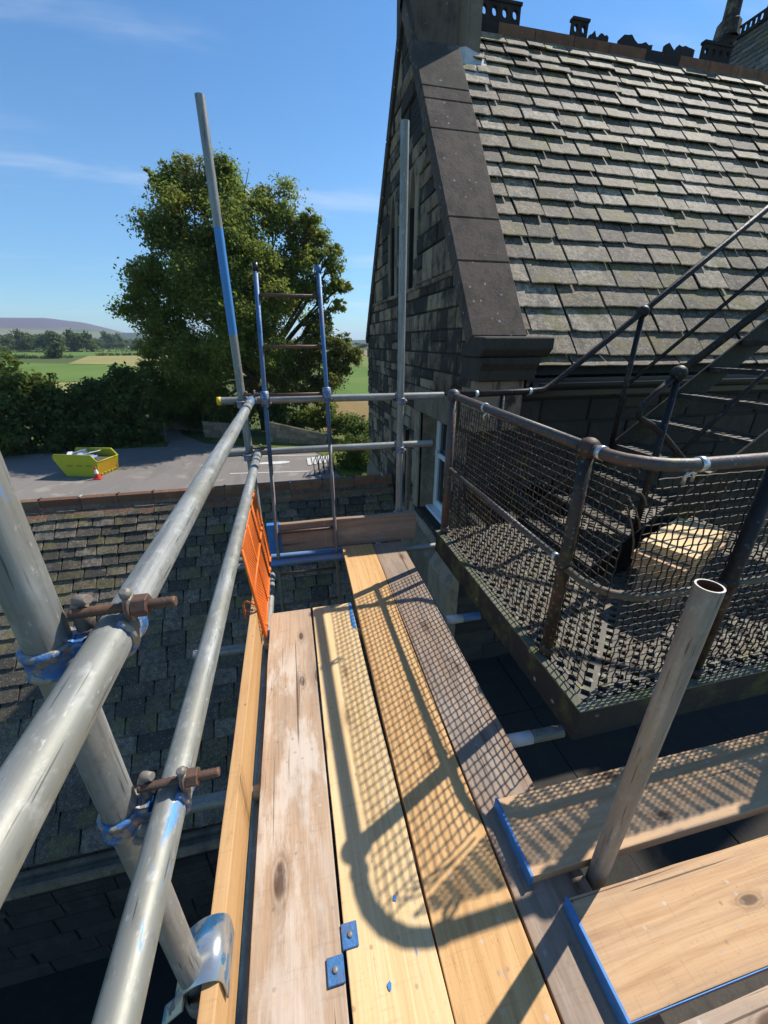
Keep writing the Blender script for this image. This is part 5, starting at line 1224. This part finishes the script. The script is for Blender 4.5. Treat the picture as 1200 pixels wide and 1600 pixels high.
# floor plate pierced with diamond holes
def lattice(x0, x1, y0, y1, z, cell, hole, th):
    vs, fs = [], []; h = cell/math.sqrt(2); nx, ny = int((x1-x0)/h)+2, int((y1-y0)/h)+2
    for i in range(nx):
        for j in range(ny):
            if (i+j) % 2: continue
            cx_, cy_ = x0+i*h, y0+j*h
            if not (x0-.001 <= cx_-h*.0 and cx_ <= x1 and y0 <= cy_ <= y1): continue
            b = len(vs); hh = hole/math.sqrt(2)
            for (dx, dy) in ((h,0),(0,h),(-h,0),(0,-h)): vs.append((min(max(cx_+dx,x0),x1), min(max(cy_+dy,y0),y1), z))
            for (dx, dy) in ((hh,0),(0,hh),(-hh,0),(0,-hh)): vs.append((min(max(cx_+dx,x0),x1), min(max(cy_+dy,y0),y1), z))
            for (dx, dy) in ((hh,0),(0,hh),(-hh,0),(0,-hh)): vs.append((min(max(cx_+dx,x0),x1), min(max(cy_+dy,y0),y1), z-th))
            for k in range(4):
                k2 = (k+1) % 4; fs += [(b+k, b+k2, b+4+k2, b+4+k), (b+4+k, b+4+k2, b+8+k2, b+8+k)]
    mm = MB(); mm.add(vs, fs); return mm
part('floor_plate', lattice(PX-.01, 2.9, FY-.015, 2.34, LZ, .052, .030, .010), M_PLATE, land)
m = MB(); m.box((PX-.045, FY-.045, LZ-.15), (PX-.037, 2.32, LZ-.003)); m.box((PX-.037, FY-.045, LZ-.15), (2.9, FY-.037, LZ-.003)); m.box((PX-.03, FY-.03, LZ-.152), (PX+.04, 2.32, LZ-.146)); part('stringer', m, M_EDGE, land)
m = MB(); m.box((PX-.050, FY-.05, LZ-.0015), (PX-.012, 2.32, LZ+.0045)); m.box((PX-.0115, FY-.05, LZ-.0015), (2.9, FY-.017, LZ+.0045)); part('edge_angle', m, M_EDGETOP, land)
m = MB()
for y in (1.25, 1.75, 2.2): m.box((PX-.03, y-.03, LZ-.12), (2.9, y+.03, LZ-.03))
for x in (1.3, 1.9): m.box((x-.03, FY-.03, LZ-.13), (x+.03, 3.2, LZ-.031))
part('bearer', m, M_EDGE, land)
for x in (1.6, 2.2): m = MB(); m.box((x, 2.362, LZ-.3), (x+.07, 3.2, LZ-.05)); part('wall_bracket', m, M_IRON, land)

# ------------------------------------------------------------------ iron stair rising to the right
stair = thing('fire_escape_stair', 'black iron fire escape stair rising to the right in front of the slate roof', 'stair', (1.6,1.9,LZ))
def sz(x): return .753+.787*(x-2.29)
for y in (2.29, 1.57):
    m = MB(); d = Vector((1,0,.787)).normalized(); n3 = Vector((-d.z,0,d.x))*.082
    a, b = Vector((1.56,y,sz(1.56))), Vector((4.6,y,sz(4.6)))
    m.add([a-n3-Vector((0,.006,0)), b-n3-Vector((0,.006,0)), b+n3-Vector((0,.006,0)), a+n3-Vector((0,.006,0)), a-n3+Vector((0,.006,0)), b-n3+Vector((0,.006,0)), b+n3+Vector((0,.006,0)), a+n3+Vector((0,.006,0))], [(0,1,2,3),(7,6,5,4),(0,4,5,1),(1,5,6,2),(2,6,7,3),(3,7,4,0)])
    part('stringer', m, M_IRON, stair)
for k in range(-3, 11):
    x = 2.29+.21*k; z = .753+.166*k; m = MB(); m.box((x-.09,1.58,z-.025), (x+.11,2.28,z-.004)); m.box((x-.105,1.58,z-.028), (x-.09,2.28,z+.002))
    for q in range(15): m.box((x-.088,1.60+.045*q,z-.004), (x+.105,1.622+.045*q,z+.001))
    part('tread', m, M_TREAD, stair)
hr = lambda x: 1.142+.787*(x-1.604)
m = MB(); m.tube([(PX,2.28,1.118),(1.46,2.28,1.128),(1.56,2.28,1.136),(1.66,2.28,hr(1.66)+.015),(2.165,2.28,hr(2.165)),(4.6,2.28,hr(4.6))], .0185, 14); part('handrail', m, M_IRON, stair)
m = MB(); m.tube([(2.165,2.28,1.145),(4.6,2.28,1.145+.805*(4.6-2.165))], .0125, 10); part('middle_rail', m, M_IRON, stair)
m = MB(); m.tube([(2.165,2.285,.62),(2.165,2.28,1.583)], .0165, 12); m.ball((2.165,2.28,1.583), .036, 14, 9); m.ball((2.16,2.285,1.15), .026, 12, 8); part('stanchion', m, M_IRON, stair)
m = MB(); m.tube([(3.4,2.285,1.6),(3.4,2.28,hr(3.4))], .0165, 12); m.ball((3.4,2.28,hr(3.4)), .036, 14, 9); part('stanchion', m, M_IRON, stair)
m = MB(); m.tube([(1.28,2.28,LZ),(1.28,2.28,1.124)], .016, 12); part('stanchion', m, M_IRON, stair)
NY = 1.59; hn = lambda x: 1.276+.745*(x-1.79)
m = MB(); m.tube([(4.6,NY,hn(4.6)),(1.79,NY,hn(1.79))], .0185, 14); part('handrail', m, M_IRON, stair)
m = MB(); m.tube([(1.79,NY,1.276),(1.69,NY,1.190),(1.645,NY,1.145),(1.622,NY,1.112),(1.628,NY,1.080),(1.662,NY,1.060),(1.72,NY,1.035),(1.80,NY,.985),(1.99,NY,.835),(2.1,NY,.74)], .0150, 12); part('handrail_return', m, M_IRON, stair)
m = MB(); m.tube([(1.905,NY,.850),(2.34,NY,1.288),(4.2,NY,3.0)], .0115, 10); part('middle_rail', m, M_IRON, stair)
m = MB(); m.tube([(1.79,NY,LZ),(1.79,NY,1.276)], .0165, 12); m.ball((1.79,NY,1.276), .036, 14, 9); m.ball((1.79,NY,.80), .024, 12, 8); part('stanchion', m, M_IRON, stair)
m = MB(); m.tube([(2.95,NY,1.2),(2.95,NY,hn(2.95))], .0165, 12); m.ball((2.95,NY,hn(2.95)), .036, 14, 9); part('stanchion', m, M_IRON, stair)
m = MB(); ring(m, (1.46,2.28,1.128), (1,0,0), .0185, .02); ring(m, (1.10,2.28,1.121), (1,0,0), .0185, .02); part('pipe_band', m, M_GALV, stair)
# offcuts of board lying on the landing behind the mesh
for i, (x, y, z, a, L, lab) in enumerate(((1.87,1.37,.520,.42,.46,'pale offcut of board lying on top of the stack behind the landing mesh'), (1.86,1.36,.474,.36,.56,'tan offcut of board directly under the pale offcut on the landing'), (1.85,1.37,.43,.45,.52,'lowest offcut of board in the stack on the landing'))):
    board(lab, (x-L/2*math.cos(a), y-L/2*math.sin(a)), (x+L/2*math.cos(a), y+L/2*math.sin(a)), .225, .042, z, WD_PALE if i == 0 else WD_TAN, 'board_offcut', 'board offcuts on the landing', seed=20+i)
for i, (x, y) in enumerate(((1.72,1.31),(1.98,1.43))):
    mb = MB(); mb.box((x-.06,y-.09,LZ+.002), (x+.06,y+.09,.386)); solid('timber_block', mb, WD_GREY, ('left' if i == 0 else 'right')+' timber block under the stack of board offcuts on the landing', 'block', 'timber blocks on the landing', .004)

# ------------------------------------------------------------------ air
hz = bpy.data.materials.new('haze'); hz.use_nodes = True; ht = hz.node_tree; ht.nodes.clear()
pv = ht.nodes.new('ShaderNodeVolumePrincipled'); pv.inputs['Color'].default_value = (.62, .78, 1.0, 1); pv.inputs['Density'].default_value = .00013; pv.inputs['Anisotropy'].default_value = .2
ho = ht.nodes.new('ShaderNodeOutputMaterial'); ht.links.new(pv.outputs[0], ho.inputs['Volume'])
if True:
    mb = MB(); mb.box((-9500,-80,G0-1.6), (9500,9500,175)); tag(link('haze', mb.mesh('haze'), hz), kind='stuff')
